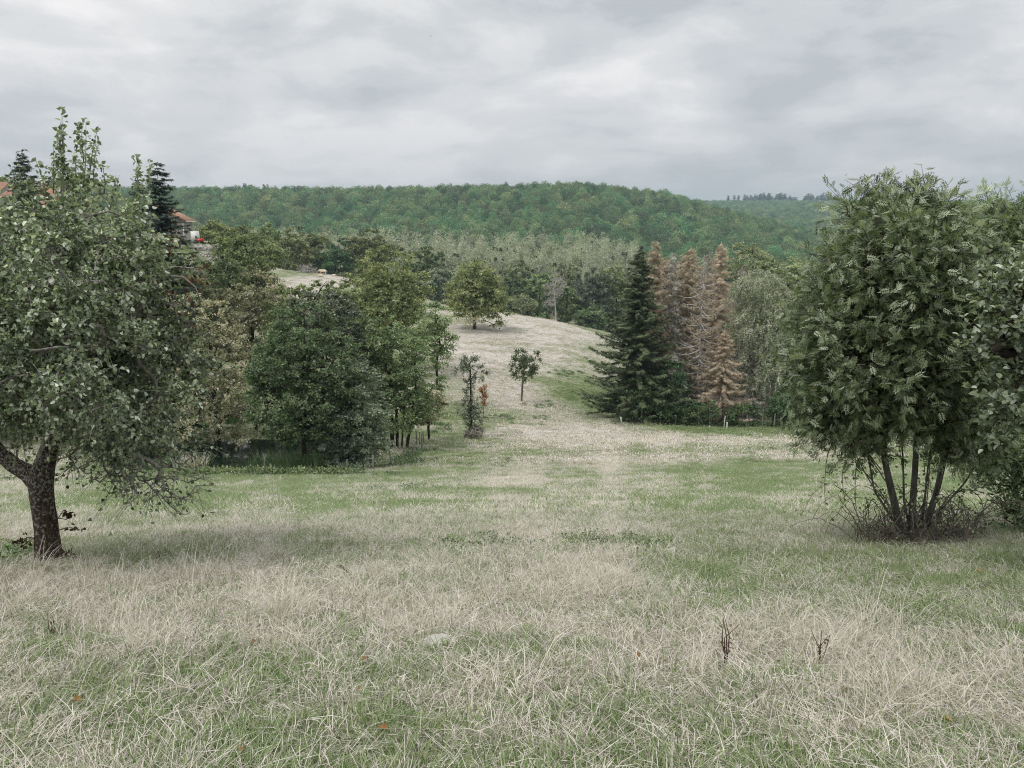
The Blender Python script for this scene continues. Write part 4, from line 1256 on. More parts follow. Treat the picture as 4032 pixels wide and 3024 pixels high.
mid('dark bush under the boughs of the living spruce, right side',
    [(2640, 1480, 45, 70, 0), (2660, 1560, 45, 60, 0), (2700, 1600, 70, 30, 0)], 90.6, 'maple_dark', basepx=2650, clumps=120, leaf=0.22, tl=0.7, name='bush', cat='bush')

# saplings and posts along the fence in front of the spruces
fx = [(2470, 1655, 60), (2690, 1610, 45), (2745, 1600, 60), (2805, 1580, 70), (2862, 1640, 40), (2905, 1575, 70), (2965, 1560, 75), (3045, 1590, 65), (3085, 1580, 70), (2640, 1580, 60), (2618, 1620, 50)]
names = ['leftmost sapling beside the fence corner', 'leafy sapling right of the bright bush', 'rounded leafy sapling with straight stem, third along the fence', 'sapling beneath the rusty drooping spruce',
         'short sapling in the middle of the fence', 'broad-leaved sapling under the grey dead spruce', 'wide flat-topped sapling left of the birch foot', 'sapling before the birch trunk',
         'rightmost sapling near the dark shrub', 'slim sapling against the dark bush', 'small sapling close to the small grey spruce']
for (px, py, hh), lab in zip(fx, names):
    Y = 88.0 + rnd(-.4, .3)
    bz = base_at(px, Y)
    pyb = 1512 + F * math.tan(math.atan2(-bz[2], Y) - PITCH)
    mid(lab, [(px, pyb - hh, 18 + hh * .12, 18, 0), (px + rnd(-10, 10), pyb - hh * .75, 18 + hh * .1, 16, 0)], Y, 'bush', basepx=px, clumps=16, leaf=0.22, tl=0.45, per=6, name='sapling',
        group='young saplings along the far fence', stems=[[(px, pyb), (px, pyb - hh * .5), (px, pyb - hh)]], r_trunk=.05, r_tip=.015)


def post_mesh(h, r, lean=0.0):
    b_ = MB()
    pts = [(0, 0, -.25), (lean * .3 * h, 0, h * .3), (lean * .7 * h, .01, h * .7), (lean * h, 0, h * .96), (lean * h + .01, 0, h)]
    b_.tube(pts, [r * 1.05, r, r * .96, r * .95, r * .6], 8)
    return b_.build('fence_post', M['post'])


POSTS = [(1470, 1852, 62, 'upright weathered fence post at the foot of the willow bush', 0), (1543, 1835, 56, 'leaning fence post, second from the willow bush', -.12),
         (1590, 1803, 46, 'thick short fence post halfway along the pond fence', .05), (1633, 1793, 64, 'tall pale post of the pond fence near its corner', .02),
         (1661, 1767, 60, 'pale corner post nearest the open pasture, pond fence', .02), (1641, 1752, 52, 'dark post at the left of the corner group', 0),
         (1652, 1752, 52, 'thin dark post in the middle of the corner group', .03), (1668, 1748, 50, 'dark post at the right of the corner group', -.02),
         (1367, 1858, 50, 'grey post half hidden before the dark willow shade', .04), (1038, 1872, 75, 'crooked thin post at the pond bank in front of the dark water', .14),
         (1570, 1768, 44, 'small post behind the thick short one, below the maple clump', 0), (1600, 1760, 40, 'thin post below the maple trunks', .05)]
for px, py, hp, lab, lean in POSTS:
    g_ = ground(px, py, 20, 90)
    h = hp * depth(g_) / F * 1.03
    o = link('fence_post', post_mesh(h, 0.055 if 'thin' not in lab else .035, lean), None, g_)
    tag(o, lab, 'fence post', 'posts of the pond fence')
FP = [(2437, 58, 'dark thick post at the left corner of the far fence', .09), (2446, 26, 'short white post at the left corner of the far fence', .1), (2462, 60, 'thin green-grey post next to the corner post', .05),
      (2484, 56, 'slanting post near the far fence corner', .06), (2503, 58, 'post left of the bright bush stem', .05), (2528, 60, 'post at the bright bush stem', .05), (2560, 40, 'short pale post right of the bright bush stem', .05),
      (2600, 46, 'pale post beneath the right side of the bright bush', .05), (2633, 44, 'pale post under the dark bush', .05), (2660, 40, 'short post left of the small green spruce', .05),
      (2750, 44, 'pale post under the rounded sapling', .06), (2795, 46, 'post at the foot of the rusty spruce', .05), (2862, 24, 'short white marker post in front of the hedge', .09),
      (2850, 50, 'post behind the white marker', .05), (2938, 52, 'knobbly post in the right half of the far fence', .07), (3002, 44, 'post left of the birch foot', .05), (3047, 60, 'tall pale knobbly post by the birch', .08),
      (3075, 46, 'thin post right of the birch', .05), (3110, 46, 'last visible post of the far fence', .05)]
for k, (px, hp, lab, r_) in enumerate(FP):
    g_ = base_at(px, 87.4 if 'white' not in lab else 86.2)
    me = post_mesh(hp * 88 / F, r_ * .9, rnd(-.08, .08) if 'slant' not in lab else .35)
    if 'white' in lab:
        me.materials.clear(); me.materials.append(M['white'])
    elif 'dark' in lab:
        me.materials.clear(); me.materials.append(M['bark'])
    tag(link('fence_post', me, None, g_), lab, 'fence post', 'posts of the far fence')


# ------------------------------------------------------------------ scatter by geometry nodes (uncountable stuff only)
def scatter(name, P, rot, scl, idx, variants, label, vary=None):
    c = bpy.data.collections.new(name + '_source')
    for k, me in enumerate(variants):
        c.objects.link(bpy.data.objects.new(f'{name}_source_{k:02d}', me))
    me = bpy.data.meshes.new(name)
    me.vertices.add(len(P))
    me.vertices.foreach_set('co', np.asarray(P, np.float32).ravel())
    for nm, ty, v in (('rot', 'FLOAT_VECTOR', rot), ('scl', 'FLOAT_VECTOR', scl), ('idx', 'INT', idx)):
        a = me.attributes.new(nm, ty, 'POINT')
        if ty == 'INT':
            a.data.foreach_set('value', np.asarray(v, np.int32))
        else:
            a.data.foreach_set('vector', np.asarray(v, np.float32).ravel())
    o = link(name, me)
    g = bpy.data.node_groups.new(name, 'GeometryNodeTree')
    g.interface.new_socket('Geometry', in_out='INPUT', socket_type='NodeSocketGeometry')
    g.interface.new_socket('Geometry', in_out='OUTPUT', socket_type='NodeSocketGeometry')
    gi, go = g.nodes.new('NodeGroupInput'), g.nodes.new('NodeGroupOutput')
    ci = g.nodes.new('GeometryNodeCollectionInfo')
    ci.inputs['Collection'].default_value = c
    ci.inputs['Separate Children'].default_value = True
    ci.inputs['Reset Children'].default_value = True
    ip = g.nodes.new('GeometryNodeInstanceOnPoints')
    ip.inputs['Pick Instance'].default_value = True

    def attr(nm, ty):
        n = g.nodes.new('GeometryNodeInputNamedAttribute')
        n.data_type = ty
        n.inputs['Name'].default_value = nm
        return n.outputs['Attribute']
    e2r = g.nodes.new('FunctionNodeEulerToRotation')
    g.links.new(gi.outputs[0], ip.inputs['Points'])
    g.links.new(ci.outputs[0], ip.inputs['Instance'])
    g.links.new(attr('rot', 'FLOAT_VECTOR'), e2r.inputs[0])
    g.links.new(e2r.outputs[0], ip.inputs['Rotation'])
    g.links.new(attr('scl', 'FLOAT_VECTOR'), ip.inputs['Scale'])
    g.links.new(attr('idx', 'INT'), ip.inputs['Instance Index'])
    g.links.new(ip.outputs[0], go.inputs[0])
    md = o.modifiers.new('scatter', 'NODES')
    md.node_group = g
    tag(o, label, None, None, 'stuff')
    return o


def blades(mb, n, R, L0, L1, w_, lean0, lean1, curl, tint=(0.2, 0.9), segs=4, flop=0.0):
    """ribbon grass blades: base spread R, length L0..L1, lean angle from vertical"""
    a_ = rnd(0, 6.283, n)
    r = R * np.sqrt(rnd(0, 1, n))
    B = np.stack([r * np.cos(a_), r * np.sin(a_), np.zeros(n) - .01], -1)
    az = np.where(RNG.random(n) < .6, a_ + RNG.normal(0, .7, n), rnd(0, 6.283, n))
    ln = rnd(L0, L1, n)
    th = rnd(lean0, lean1, n)
    cu = curl * rnd(.2, 1.6, n)
    P = [B]
    ang = th.copy()
    for k in range(segs):
        ang = np.minimum(ang + cu / segs * (k + .5) * .7, 2.3)
        st = ln / segs
        d = np.stack([np.sin(ang) * np.cos(az), np.sin(ang) * np.sin(az), np.cos(ang)], -1)
        P.append(P[-1] + d * st[:, None])
    P = np.stack(P, 1)
    P[:, :, 2] = np.maximum(P[:, :, 2], 0.004 + rnd(0, .035, (n, 1)) * (np.arange(segs + 1) > 0))
    sa = az + math.pi / 2 + rnd(-.6, .6, n)
    sd_ = np.stack([np.cos(sa), np.sin(sa), np.zeros(n)], -1)
    wk = w_ * np.array([.7, 1, .85, .6, .1])[: segs + 1] * .5
    V = np.stack([P - sd_[:, None] * wk[None, :, None], P + sd_[:, None] * wk[None, :, None]], 2).reshape(-1, 3)
    s = segs + 1
    q = np.array([[2 * k, 2 * k + 1, 2 * k + 3, 2 * k + 2] for k in range(segs)])
    Q = (q[None] + (np.arange(n) * 2 * s)[:, None, None]).reshape(-1, 4)
    mb.add(V, Q, None, np.repeat(rnd(tint[0], tint[1], n), segs))


def variants(n, fn, name, mat):
    out = []
    for k in range(n):
        b_ = MB()
        fn(b_)
        out.append(b_.build(name, M[mat]))
    return out


def fan_points(n, Y0, Y1, pw=1.0, ua=0.80):
    """points spread over the view wedge and a margin beside it"""
    q = rnd(0, 1, n) ** pw
    Y = Y0 + (Y1 - Y0) * q
    x = rnd(-1, 1, n) * (Y * ua + 2.0)
    return x, Y


def lay(name, x, Y, vs, s0, s1, label, tilt=0.12, sz=None, zoff=0.0):
    n = len(x)
    P = np.stack([x, Y, H(x, Y) + zoff], -1)
    rot = np.stack([RNG.normal(0, tilt, n) - 0.25, RNG.normal(0, tilt, n), rnd(0, 6.283, n)], -1)
    rot[:, 0] += 0.25 - 0.0
    s = rnd(s0, s1, n)
    scl = np.stack([s, s, s * (1 if sz is None else sz)], -1)
    return scatter(name, P, rot, scl, RNG.integers(0, len(vs), n), vs, label)


straw_mat_ = variants(8, lambda b_: (blades(b_, 44, .20, .03, .12, .0034, .7, 1.55, .5, (0, 1)), blades(b_, 9, .20, .12, .28, .0030, .9, 1.55, .7, (.3, 1)), blades(b_, 22, .18, .03, .10, .0036, .2, 1.3, .5, (0, .8))), 'straw_mat', 'straw')
straw_tuft = variants(6, lambda b_: blades(b_, 44, .085, .12, .36, .0032, .1, 1.0, 1.2), 'straw_tuft', 'straw')
straw_tall = variants(6, lambda b_: blades(b_, 7, .12, .3, .7, .0036, .05, .75, 1.1, segs=4), 'straw_stem', 'straw')
green_tuft = variants(8, lambda b_: (blades(b_, 44, .13, .03, .10, .0046, .05, 1.1, .8, (0, 1)), blades(b_, 8, .12, .08, .18, .0042, .1, .7, .9)), 'grass_tuft', 'grass')


def herb(b_):
    n = int(rnd(9, 16))
    az = rnd(0, 6.283, n)
    el = rnd(.1, .7, n)
    D = np.stack([np.cos(az) * np.cos(el), np.sin(az) * np.cos(el), np.sin(el)], -1)
    P = D * rnd(.0, .06, (n, 1)) * [1, 1, .3] + [0, 0, .01]
    leaves(b_, P, D, np.array([0, 0, 1.0]) + RNG.normal(size=(n, 3)) * .3, rnd(.05, .11, n), tmpl_leaf(.3, .06), rnd(0, 1, n))


herbs = variants(6, herb, 'herb', 'herb')

# near zone: 2 to 15 m
n = 60000
x, Y = fan_points(n, 1.2, 15, 0.95)
d = dryness(x, Y)
dn = fbm(x * 3.1, Y * 3.1, 77, 3)
sel = (RNG.random(n) < np.clip(1.25 - d * 0.85, .2, 1)) & (RNG.random(n) < .6)
lay('green_grass', x[sel], Y[sel], green_tuft, .7, 1.25, 'short green grass growing between the straw')
x, Y = fan_points(46000, 1.2, 15, 0.95)
d = dryness(x, Y)
sel = RNG.random(len(x)) < np.clip(d * 1.1 + .05, .28, 1) * .8
lay('matted_straw', x[sel], Y[sel], straw_mat_, .7, 1.3, 'bleached straw lying matted on the near slope', .1)
x, Y = fan_points(16000, 1.5, 12, 0.95)
d = dryness(x, Y)
cl_ = fbm(x * 1.4, Y * 1.4, 99, 3)
sel = RNG.random(len(x)) < np.clip((d - .4) * 1.5, 0, 1) * np.clip((cl_ - .5) * 6, 0.02, .6) * .3
# conspicuous tussocks
TUS = [(2350, 2300, 110), (2420, 2330, 60), (830, 2290, 90), (700, 2300, 100), (1330, 2320, 120), (1080, 2450, 90), (3480, 2790, 90), (3640, 2800, 80), (3250, 2560, 110), (2900, 2520, 100), (2650, 2450, 100),
       (300, 2380, 90), (120, 2420, 100), (520, 2560, 70), (2060, 2400, 140), (3380, 2480, 90), (1500, 2380, 120), (2480, 2330, 80), (3850, 2700, 90), (2200, 2350, 100)]
tx, ty = [], []
for px, py, s in TUS:
    c = ground(px, py)
    k = s * depth(c) / F
    m_ = 9
    tx.append(c[0] + RNG.normal(0, k * .8, m_)); ty.append(c[1] + RNG.normal(0, k * 1.1, m_))
X2, Y2 = np.concatenate([x[sel]] + tx), np.concatenate([Y[sel]] + ty)
lay('straw_tufts', X2, Y2, straw_tuft, .7, 1.35, 'upright tufts of bleached straw on the near slope', .15)
X3, Y3 = X2[RNG.random(len(X2)) < .42], None
k_ = RNG.random(len(X2)) < .45
lay('straw_stems', X2[k_], Y2[k_], straw_tall, .6, 1.15, 'tall thin dry stalks standing above the grass', .2)
x, Y = fan_points(17000, 1.2, 11, 1.0)
d = dryness(x, Y)
hn = fbm(x * 1.2 + 40, Y * 1.2, 123, 3)
sel = RNG.random(len(x)) < np.clip((hn - .47) * 5, 0, 1) * np.clip(1.1 - d, 0.1, 1)
lay('low_herbs', x[sel], Y[sel], herbs, .3, .75, 'low clover and plantain leaves in the grass', .2)
# middle zone: 15 to 60 m, coarser tufts
mid_straw = variants(6, lambda b_: blades(b_, 60, .34, .08, .24, .010, .3, 1.45, .7), 'pasture_straw', 'straw')
mid_green = variants(6, lambda b_: blades(b_, 60, .32, .05, .15, .013, .2, 1.2, .6), 'pasture_grass', 'grass')
x, Y = fan_points(46000, 13.5, 52, 0.72)
d = dryness(x, Y)
pq = np.hypot((x - POND[0]) / 7.2, (Y - POND[1]) / 3.5) > 1.2
isd = RNG.random(len(x)) < np.clip(d * 1.1 - .1, .05, .95)
lay('pasture_straw', x[isd & pq], Y[isd & pq], mid_straw, .6, 1.2, 'short dry grass over the lower pasture', .1)
lay('pasture_grass', x[~isd & pq], Y[~isd & pq], mid_green, .6, 1.2, 'short green grass over the lower pasture', .1)
far_straw = variants(4, lambda b_: blades(b_, 46, .9, .10, .34, .04, .2, 1.2, .6, (0, 1)), 'far_straw', 'straw')
far_green = variants(4, lambda b_: blades(b_, 46, .8, .08, .24, .04, .2, 1.2, .6), 'far_grass', 'grass')
x, Y = fan_points(44000, 50, 225, 0.9, .72)
d = dryness(x, Y)
ok = ~((x > W(2480, 1600, 92)[0] * Y / 92) & (Y > 90.5)) & (np.hypot((x - POND[0]) / 7.2, (Y - POND[1]) / 3.5) > 1.2) & (RNG.random(len(x)) < np.where(Y > 130, .6, 1))
isd = RNG.random(len(x)) < np.clip(d * 1.15 - .1, .04, .96)
lay('slope_straw', x[isd & ok], Y[isd & ok], far_straw, .6, 1.1, 'bleached grass on the far slope', .1)
lay('slope_grass', x[~isd & ok], Y[~isd & ok], far_green, .6, 1.1, 'green grass on the far slope', .1)

# ------------------------------------------------------------------ reeds, undergrowth and weeds
reed = variants(5, lambda b_: blades(b_, 34, .3, .7, 1.7, .03, .02, .3, .5), 'reed', 'reed')
reed_dry = variants(3, lambda b_: blades(b_, 34, .3, .8, 1.7, .03, .02, .3, .5), 'dry_reed', 'straw')


def blob_pts(spec):
    X_, Y_ = [], []
    for px, py, rx, ry, n in spec:
        c = ground(px, py, 20, 120) if py else None
        k = depth(c) / F
        X_.append(c[0] + RNG.normal(0, rx * k * .5, n)); Y_.append(c[1] + RNG.normal(0, ry, n))
    return np.concatenate(X_), np.concatenate(Y_)


x, Y = blob_pts([(1150, 1855, 110, .5, 70), (1190, 1800, 90, .5, 44), (740, 1858, 120, .12, 8), (1260, 1850, 60, .6, 30), (930, 1755, 60, .3, 20), (1050, 1745, 200, .4, 40), (820, 1745, 200, .4, 36), (640, 1850, 60, .5, 10), (1240, 1760, 90, .5, 40)])
P = np.stack([x, Y, np.maximum(H(x, Y), WATER_Z - .3)], -1)
n = len(P)
scatter('green_reeds', P, np.stack([RNG.normal(0, .1, n), RNG.normal(0, .1, n), rnd(0, 6, n)], -1), np.repeat(rnd(.6, 1.15, (n, 1)), 3, 1), RNG.integers(0, 5, n), reed, 'tall green reeds standing in the pond margin')
x, Y = blob_pts([(975, 1750, 35, .4, 16), (770, 1860, 80, .2, 9), (870, 1752, 60, .4, 8)])
P = np.stack([x, Y, np.maximum(H(x, Y), WATER_Z - .3)], -1)
n = len(P)
scatter('dry_reeds', P, np.stack([RNG.normal(0, .15, n), RNG.normal(0, .15, n), rnd(0, 6, n)], -1), np.repeat(rnd(.6, 1.1, (n, 1)), 3, 1), RNG.integers(0, 3, n), reed_dry, 'dry brown reeds at the back of the pond')


def weed(b_):
    n = 110
    P = RNG.normal(size=(n, 3)) * [.35, .35, .14] + [0, 0, .22]
    leaves(b_, P, RNG.normal(size=(n, 3)) + [0, 0, .3], RNG.normal(size=(n, 3)) * .6 + [0, 0, 1], rnd(.12, .24, n), TL_, rnd(0, 1, n))


weeds = variants(5, weed, 'weed', 'bush')
weeds_dull = variants(4, weed, 'undergrowth', 'maple')
n = 420
px_ = rnd(2440, 3200, n)
pts = np.array([base_at(p, y) for p, y in zip(px_, 88.6 + np.abs(RNG.normal(0, 1.0, n)))])
scatter('undergrowth', pts, np.stack([px_ * 0, px_ * 0, rnd(0, 6, n)], -1), np.stack([rnd(.8, 1.5, n)] * 2 + [rnd(.5, 1.3, n)], -1), RNG.integers(0, 4, n), weeds_dull, 'dense undergrowth of brambles along the far fence')
n = 200
q_ = rnd(0, 1, n)
px_ = 620 + 800 * q_
pts = np.array([ground(p, 1868 + rnd(-6, 4), 20, 90) for p in px_])
scatter('bank_weeds', pts, np.stack([px_ * 0, px_ * 0, rnd(0, 6, n)], -1), np.stack([rnd(.4, .9, n)] * 2 + [rnd(.3, .9, n)], -1), RNG.integers(0, 4, n), weeds_dull, 'weeds along the near bank of the pond')
pts, sc_ = [], []
for px, py, rx, ry, n, s in [(1480, 1930, 90, 6, 16, .3), (1610, 1925, 130, 8, 30, .42), (1370, 1945, 60, 5, 8, .25), (1590, 1820, 60, 25, 30, .6), (1620, 1790, 60, 25, 26, .6), (1820, 1905, 60, 8, 6, .3),
                             (1900, 1830, 160, 20, 18, .35), (2100, 1650, 90, 14, 20, .5), (1980, 1640, 60, 8, 12, .5), (2190, 1605, 60, 10, 12, .55), (2240, 1470, 80, 14, 20, .6), (2120, 1595, 50, 10, 12, .6),
                             (1760, 1690, 50, 14, 12, .6), (1520, 1870, 90, 10, 16, .45), (3050, 1770, 120, 8, 12, .35), (1690, 1650, 90, 40, 26, .7), (2660, 1900, 200, 20, 10, .25), (2300, 1880, 300, 30, 16, .25),
                             (60, 2185, 110, 25, 22, .22), (1330, 1290, 50, 8, 8, .9), (60, 1880, 100, 10, 10, .5), (3780, 1905, 120, 12, 10, .4)]:
    for k in range(n):
        pts.append(ground(px + RNG.normal(0, rx * .5), py + RNG.normal(0, ry * .5), 4, 230))
        sc_.append(s * rnd(.5, 1.2))
n = len(pts)
sc_ = np.array(sc_)
scatter('pasture_weeds', np.array(pts), np.stack([sc_ * 0, sc_ * 0, rnd(0, 6, n)], -1), np.stack([sc_, sc_, sc_ * .8], -1), RNG.integers(0, 5, n), weeds, 'scattered green weeds on the lower pasture')
# nettles and docks in the near dip
pts, sc_ = [], []
for px, py, rx, ry, n in [(1780, 2160, 90, 12, 38), (1930, 2145, 90, 16, 60), (2080, 2165, 60, 8, 14), (2300, 2150, 70, 14, 44), (2440, 2140, 110, 22, 90), (2560, 2168, 50, 8, 26), (80, 2195, 110, 25, 40)]:
    for k in range(n):
        pts.append(ground(px + RNG.normal(0, rx * .6), py + RNG.normal(0, ry), 4, 25))
        sc_.append(rnd(.08, .22))
n = len(pts)
sc_ = np.array(sc_)
fw = variants(5, lambda b_: leaves(b_, RNG.normal(size=(90, 3)) * [.4, .4, .16] + [0, 0, .2], RNG.normal(size=(90, 3)), RNG.normal(size=(90, 3)) * .5 + [0, 0, 1], rnd(.1, .26, 90), tmpl_leaf(.28, .06), rnd(0, 1, 90)), 'nettle', 'maple')
scatter('nettles', np.array(pts), np.stack([sc_ * 0, sc_ * 0, rnd(0, 6, n)], -1), np.stack([sc_] * 3, -1), RNG.integers(0, 5, n), fw, 'dark green nettle patch where the near slope drops off')

# ------------------------------------------------------------------ poplar belt and forest
def blob_tree(h, r, zc, n, leaf, mat, shape='dome', nw=.6, trunk=True, mist=0, name='tree', tr=0.3):
    ml, mw = MB(), MB()
    if shape == 'dome':
        lo = [[0, 0, zc, r * .75, r * .75, (h - zc) * .85]]
        for k in range(9):
            a_ = k * 2.4 + rnd(0, 1)
            rr = r * rnd(.35, .72)
            lo.append([math.cos(a_) * rr, math.sin(a_) * rr, zc + rnd(-.15, .55) * (h - zc) * (1.1 - rr / r), r * rnd(.26, .4), r * rnd(.26, .4), r * rnd(.22, .34)])
        lo.append([0, 0, h - r * .3, r * .4, r * .4, r * .3])
    else:
        lo = [[rnd(-.3, .3), rnd(-.3, .3), zc + (h - zc) * q, r * (1 - q * .75) * .8, r * (1 - q * .75) * .8, (h - zc) * .16] for q in np.linspace(-.35, .92, 7)]
        for k in range(5):
            lo.append([rnd(-.6, .6) * r, rnd(-.6, .6) * r, zc + (h - zc) * rnd(.1, .9), r * .22, r * .22, (h - zc) * .18])
    lo = np.array(lo)
    C, O, kk_ = sample_lobes(lo, n, 6)
    per = 6
    Pc = np.repeat(C, per, 0) + RNG.normal(size=(n * per, 3)) * r * (.07 if shape == 'dome' else .12)
    ct = np.repeat(rnd(-.2, .2, n) + .12 * (kk_ % 3 - 1), per)
    leaves(ml, Pc, RNG.normal(size=(n * per, 3)) + ([0, 0, 0] if shape == 'dome' else [0, 0, 1.2]), RNG.normal(size=(n * per, 3)) * .6 + [0, 0, .5] + np.repeat(O, per, 0) * 1.1, leaf * rnd(.7, 1.3, n * per), tmpl_simple(.45, .12),
           np.clip(.45 + ct + RNG.normal(0, .1, n * per), 0, 1))
    mw.tube([(0, 0, -1.5), (0, 0, zc), (0.2, 0, h * .9)], [tr, tr * .75, tr * .15], 5)
    if shape != 'dome':
        for k in range(9):
            a_, z_ = rnd(0, 6.28), rnd(.35, .85) * h
            mw.tube([(0, 0, z_), (math.cos(a_) * r * .35, math.sin(a_) * r * .35, z_ + 1.8), (math.cos(a_) * r * .5, math.sin(a_) * r * .5, z_ + 4)], [.1, .08, .03], 4)
    mi = [(math.cos(a_) * r * .6, math.sin(a_) * r * .6, z_) for a_, z_ in zip(rnd(0, 6.28, mist), rnd(.45, .92, mist) * h)]
    return ml, mw, mi


pop = []
mb_ = MB()
d_ = unit(RNG.normal(size=(220, 3)))
leaves(mb_, d_ * rnd(.05, .72, (220, 1)), d_, RNG.normal(size=(220, 3)), .34, tmpl_simple(.3, .1), rnd(0, 1, 220))
mist_me = mb_.build('mistletoe', M['mistletoe'])
for k in range(8):
    ml, mw, mi = blob_tree(rnd(23, 27), rnd(3.9, 5.0), 6, 560, .58, 'poplar', 'pop', mist=[0, 3, 2, 5, 2, 0, 4, 3][k], tr=.24)
    pop.append((ml.build('crown', M['poplar']), mw.build('trunk', M['bark_white']), mi))
npop = 0
for row, Y0 in enumerate(np.linspace(318, 470, 10)):
    for px in np.arange(990, 2520, 26 if row < 3 else 60):
        if npop >= 298 or (row >= 3 and RNG.random() < .15):
            continue
        Y = Y0 + rnd(-6, 6)
        b_ = base_at(px + rnd(-10, 10) + (row % 2) * 13, Y)
        if row == 0 and px < 1400 and RNG.random() < .5:
            continue
        cr_, tk, mi = pop[int(RNG.integers(0, 8))]
        e = empty('poplar_tree', b_ - [0, 0, 1], 'pale grey-green poplar with mistletoe balls in the plantation below the wooded hill' if mi else 'pale grey-green poplar without mistletoe in the plantation below the wooded hill',
                  'tree', 'poplars of the plantation in the valley')
        e.rotation_euler[2] = rnd(0, 6.28)
        s = rnd(.82, 1.12)
        e.scale = (s, s, s * rnd(.92, 1.08))
        link('crown', cr_, e); link('trunk', tk, e)
        if mi:
            for c_ in mi:
                link('mistletoe', mist_me, e, c_)
        npop += 1

dom, dtr = [], []
for k in range(9):
    ml, mw, _ = blob_tree(rnd(13, 17), rnd(6.6, 8.6), 8.0, 420, .72, 'forest')
    dom.append(ml.build('crown', M['forest']))
    dtr.append(mw.build('trunk', M['bark_grey']))
cons = []
for k in range(4):
    ml, mw = conifer_mesh(20, 3.0, 20, 8, 1.7, 4.5, .3, .1, w_=.26, expo=.8, bare=.1)
    cons.append(ml.build('conifer', M['spruce_blue']))
TH = 15.0


def topy(x, Y, z):
    dp = Y * CP - z * SP
    upv = Y * SP + z * CP
    return 2016 + F * x / dp, 1512 - F * upv / dp


FX, FY = [], []
Y = 498.0
while Y < 1180:
    sp = 12.2
    xs = np.arange(-0.60 * Y, 0.52 * Y, sp)
    FX.append(xs + RNG.normal(0, 2.4, len(xs)) + rnd(0, sp)); FY.append(Y + RNG.normal(0, 2.4, len(xs)))
    Y += sp * .92
FX, FY = np.concatenate(FX), np.concatenate(FY)
FZ = H(FX, FY, False)
tpx, tpy = topy(FX, FY, FZ + TH)
vis = (tpx > 700) & (tpx < 3180) & (tpy < 965) & (FY < 900)
order = np.nonzero(vis)[0][np.argsort(FY[vis])][:300]
ind = np.zeros(len(FX), bool)
ind[order] = True
for i in order:
    o = bpy.data.objects.new('forest_tree', None)
    COL.objects.link(o)
    o.location = (FX[i], FY[i], FZ[i] - 1)
    j = int(RNG.integers(0, 9))
    link('crown', dom[j], o); link('trunk', dtr[j], o)
    o.rotation_euler[2] = rnd(0, 6.28)
    s = rnd(.75, 1.25)
    o.scale = (s, s, rnd(.85, 1.08))
    tag(o, 'green broadleaf tree low on the wooded hill across the valley', 'tree', 'broadleaf trees on the lower slope of the wooded hill')
k_ = ~ind
n = k_.sum()
s = rnd(.75, 1.28, n)
scatter('distant_forest', np.stack([FX[k_], FY[k_], FZ[k_] - 1], -1), np.stack([s * 0, s * 0, rnd(0, 6.28, n)], -1), np.stack([s, s, rnd(.85, 1.08, n)], -1), RNG.integers(0, 9, n), dom, 'broadleaf forest covering the upper wooded hill')
FX, FY = [], []
Y = 1185.0
while Y < 2500:
    sp = 13.5
    xs = np.arange(0.08 * Y, 0.62 * Y, sp)
    FX.append(xs + RNG.normal(0, 4, len(xs))); FY.append(Y + RNG.normal(0, 4, len(xs)))
    Y += sp
FX, FY = np.concatenate(FX), np.concatenate(FY)
FZ = H(FX, FY, False)
n = len(FX)
s = rnd(1.0, 1.4, n)
scatter('far_ridge_forest', np.stack([FX, FY, FZ - 1], -1), np.stack([s * 0, s * 0, rnd(0, 6.28, n)], -1), np.stack([s, s, s * .95], -1), RNG.integers(0, 9, n), dom, 'pale forest on the far ridge at the right')
for px in list(np.arange(2930, 3135, 5.5)) + list(np.arange(3160, 3300, 6.5)) + [2866, 2888, 2905]:
    b_ = base_at(px + rnd(-2, 2), 2120 + rnd(-25, 25))
    o = link('conifer', cons[int(RNG.integers(0, 4))], None, b_)
    s = rnd(1.2, 1.9)
    o.scale = (s * 1.7, s * 1.7, s)
    o.rotation_euler[2] = rnd(0, 6)
    tag(o, 'dark bluish conifer in the row on the far ridge at the right', 'tree', 'conifers on the far ridge')
for px in np.concatenate([rnd(955, 1010, 7), rnd(1040, 1060, 3), rnd(1110, 1130, 2)]):
    b_ = base_at(px, 960 + rnd(-15, 15))
    o = link('conifer', cons[int(RNG.integers(0, 4))], None, b_)
    s = rnd(.85, 1.1)
    o.scale = (s, s, s)
    tag(o, 'dark conifer on the skyline of the wooded hill, left part', 'tree', 'conifers on the skyline of the wooded hill')

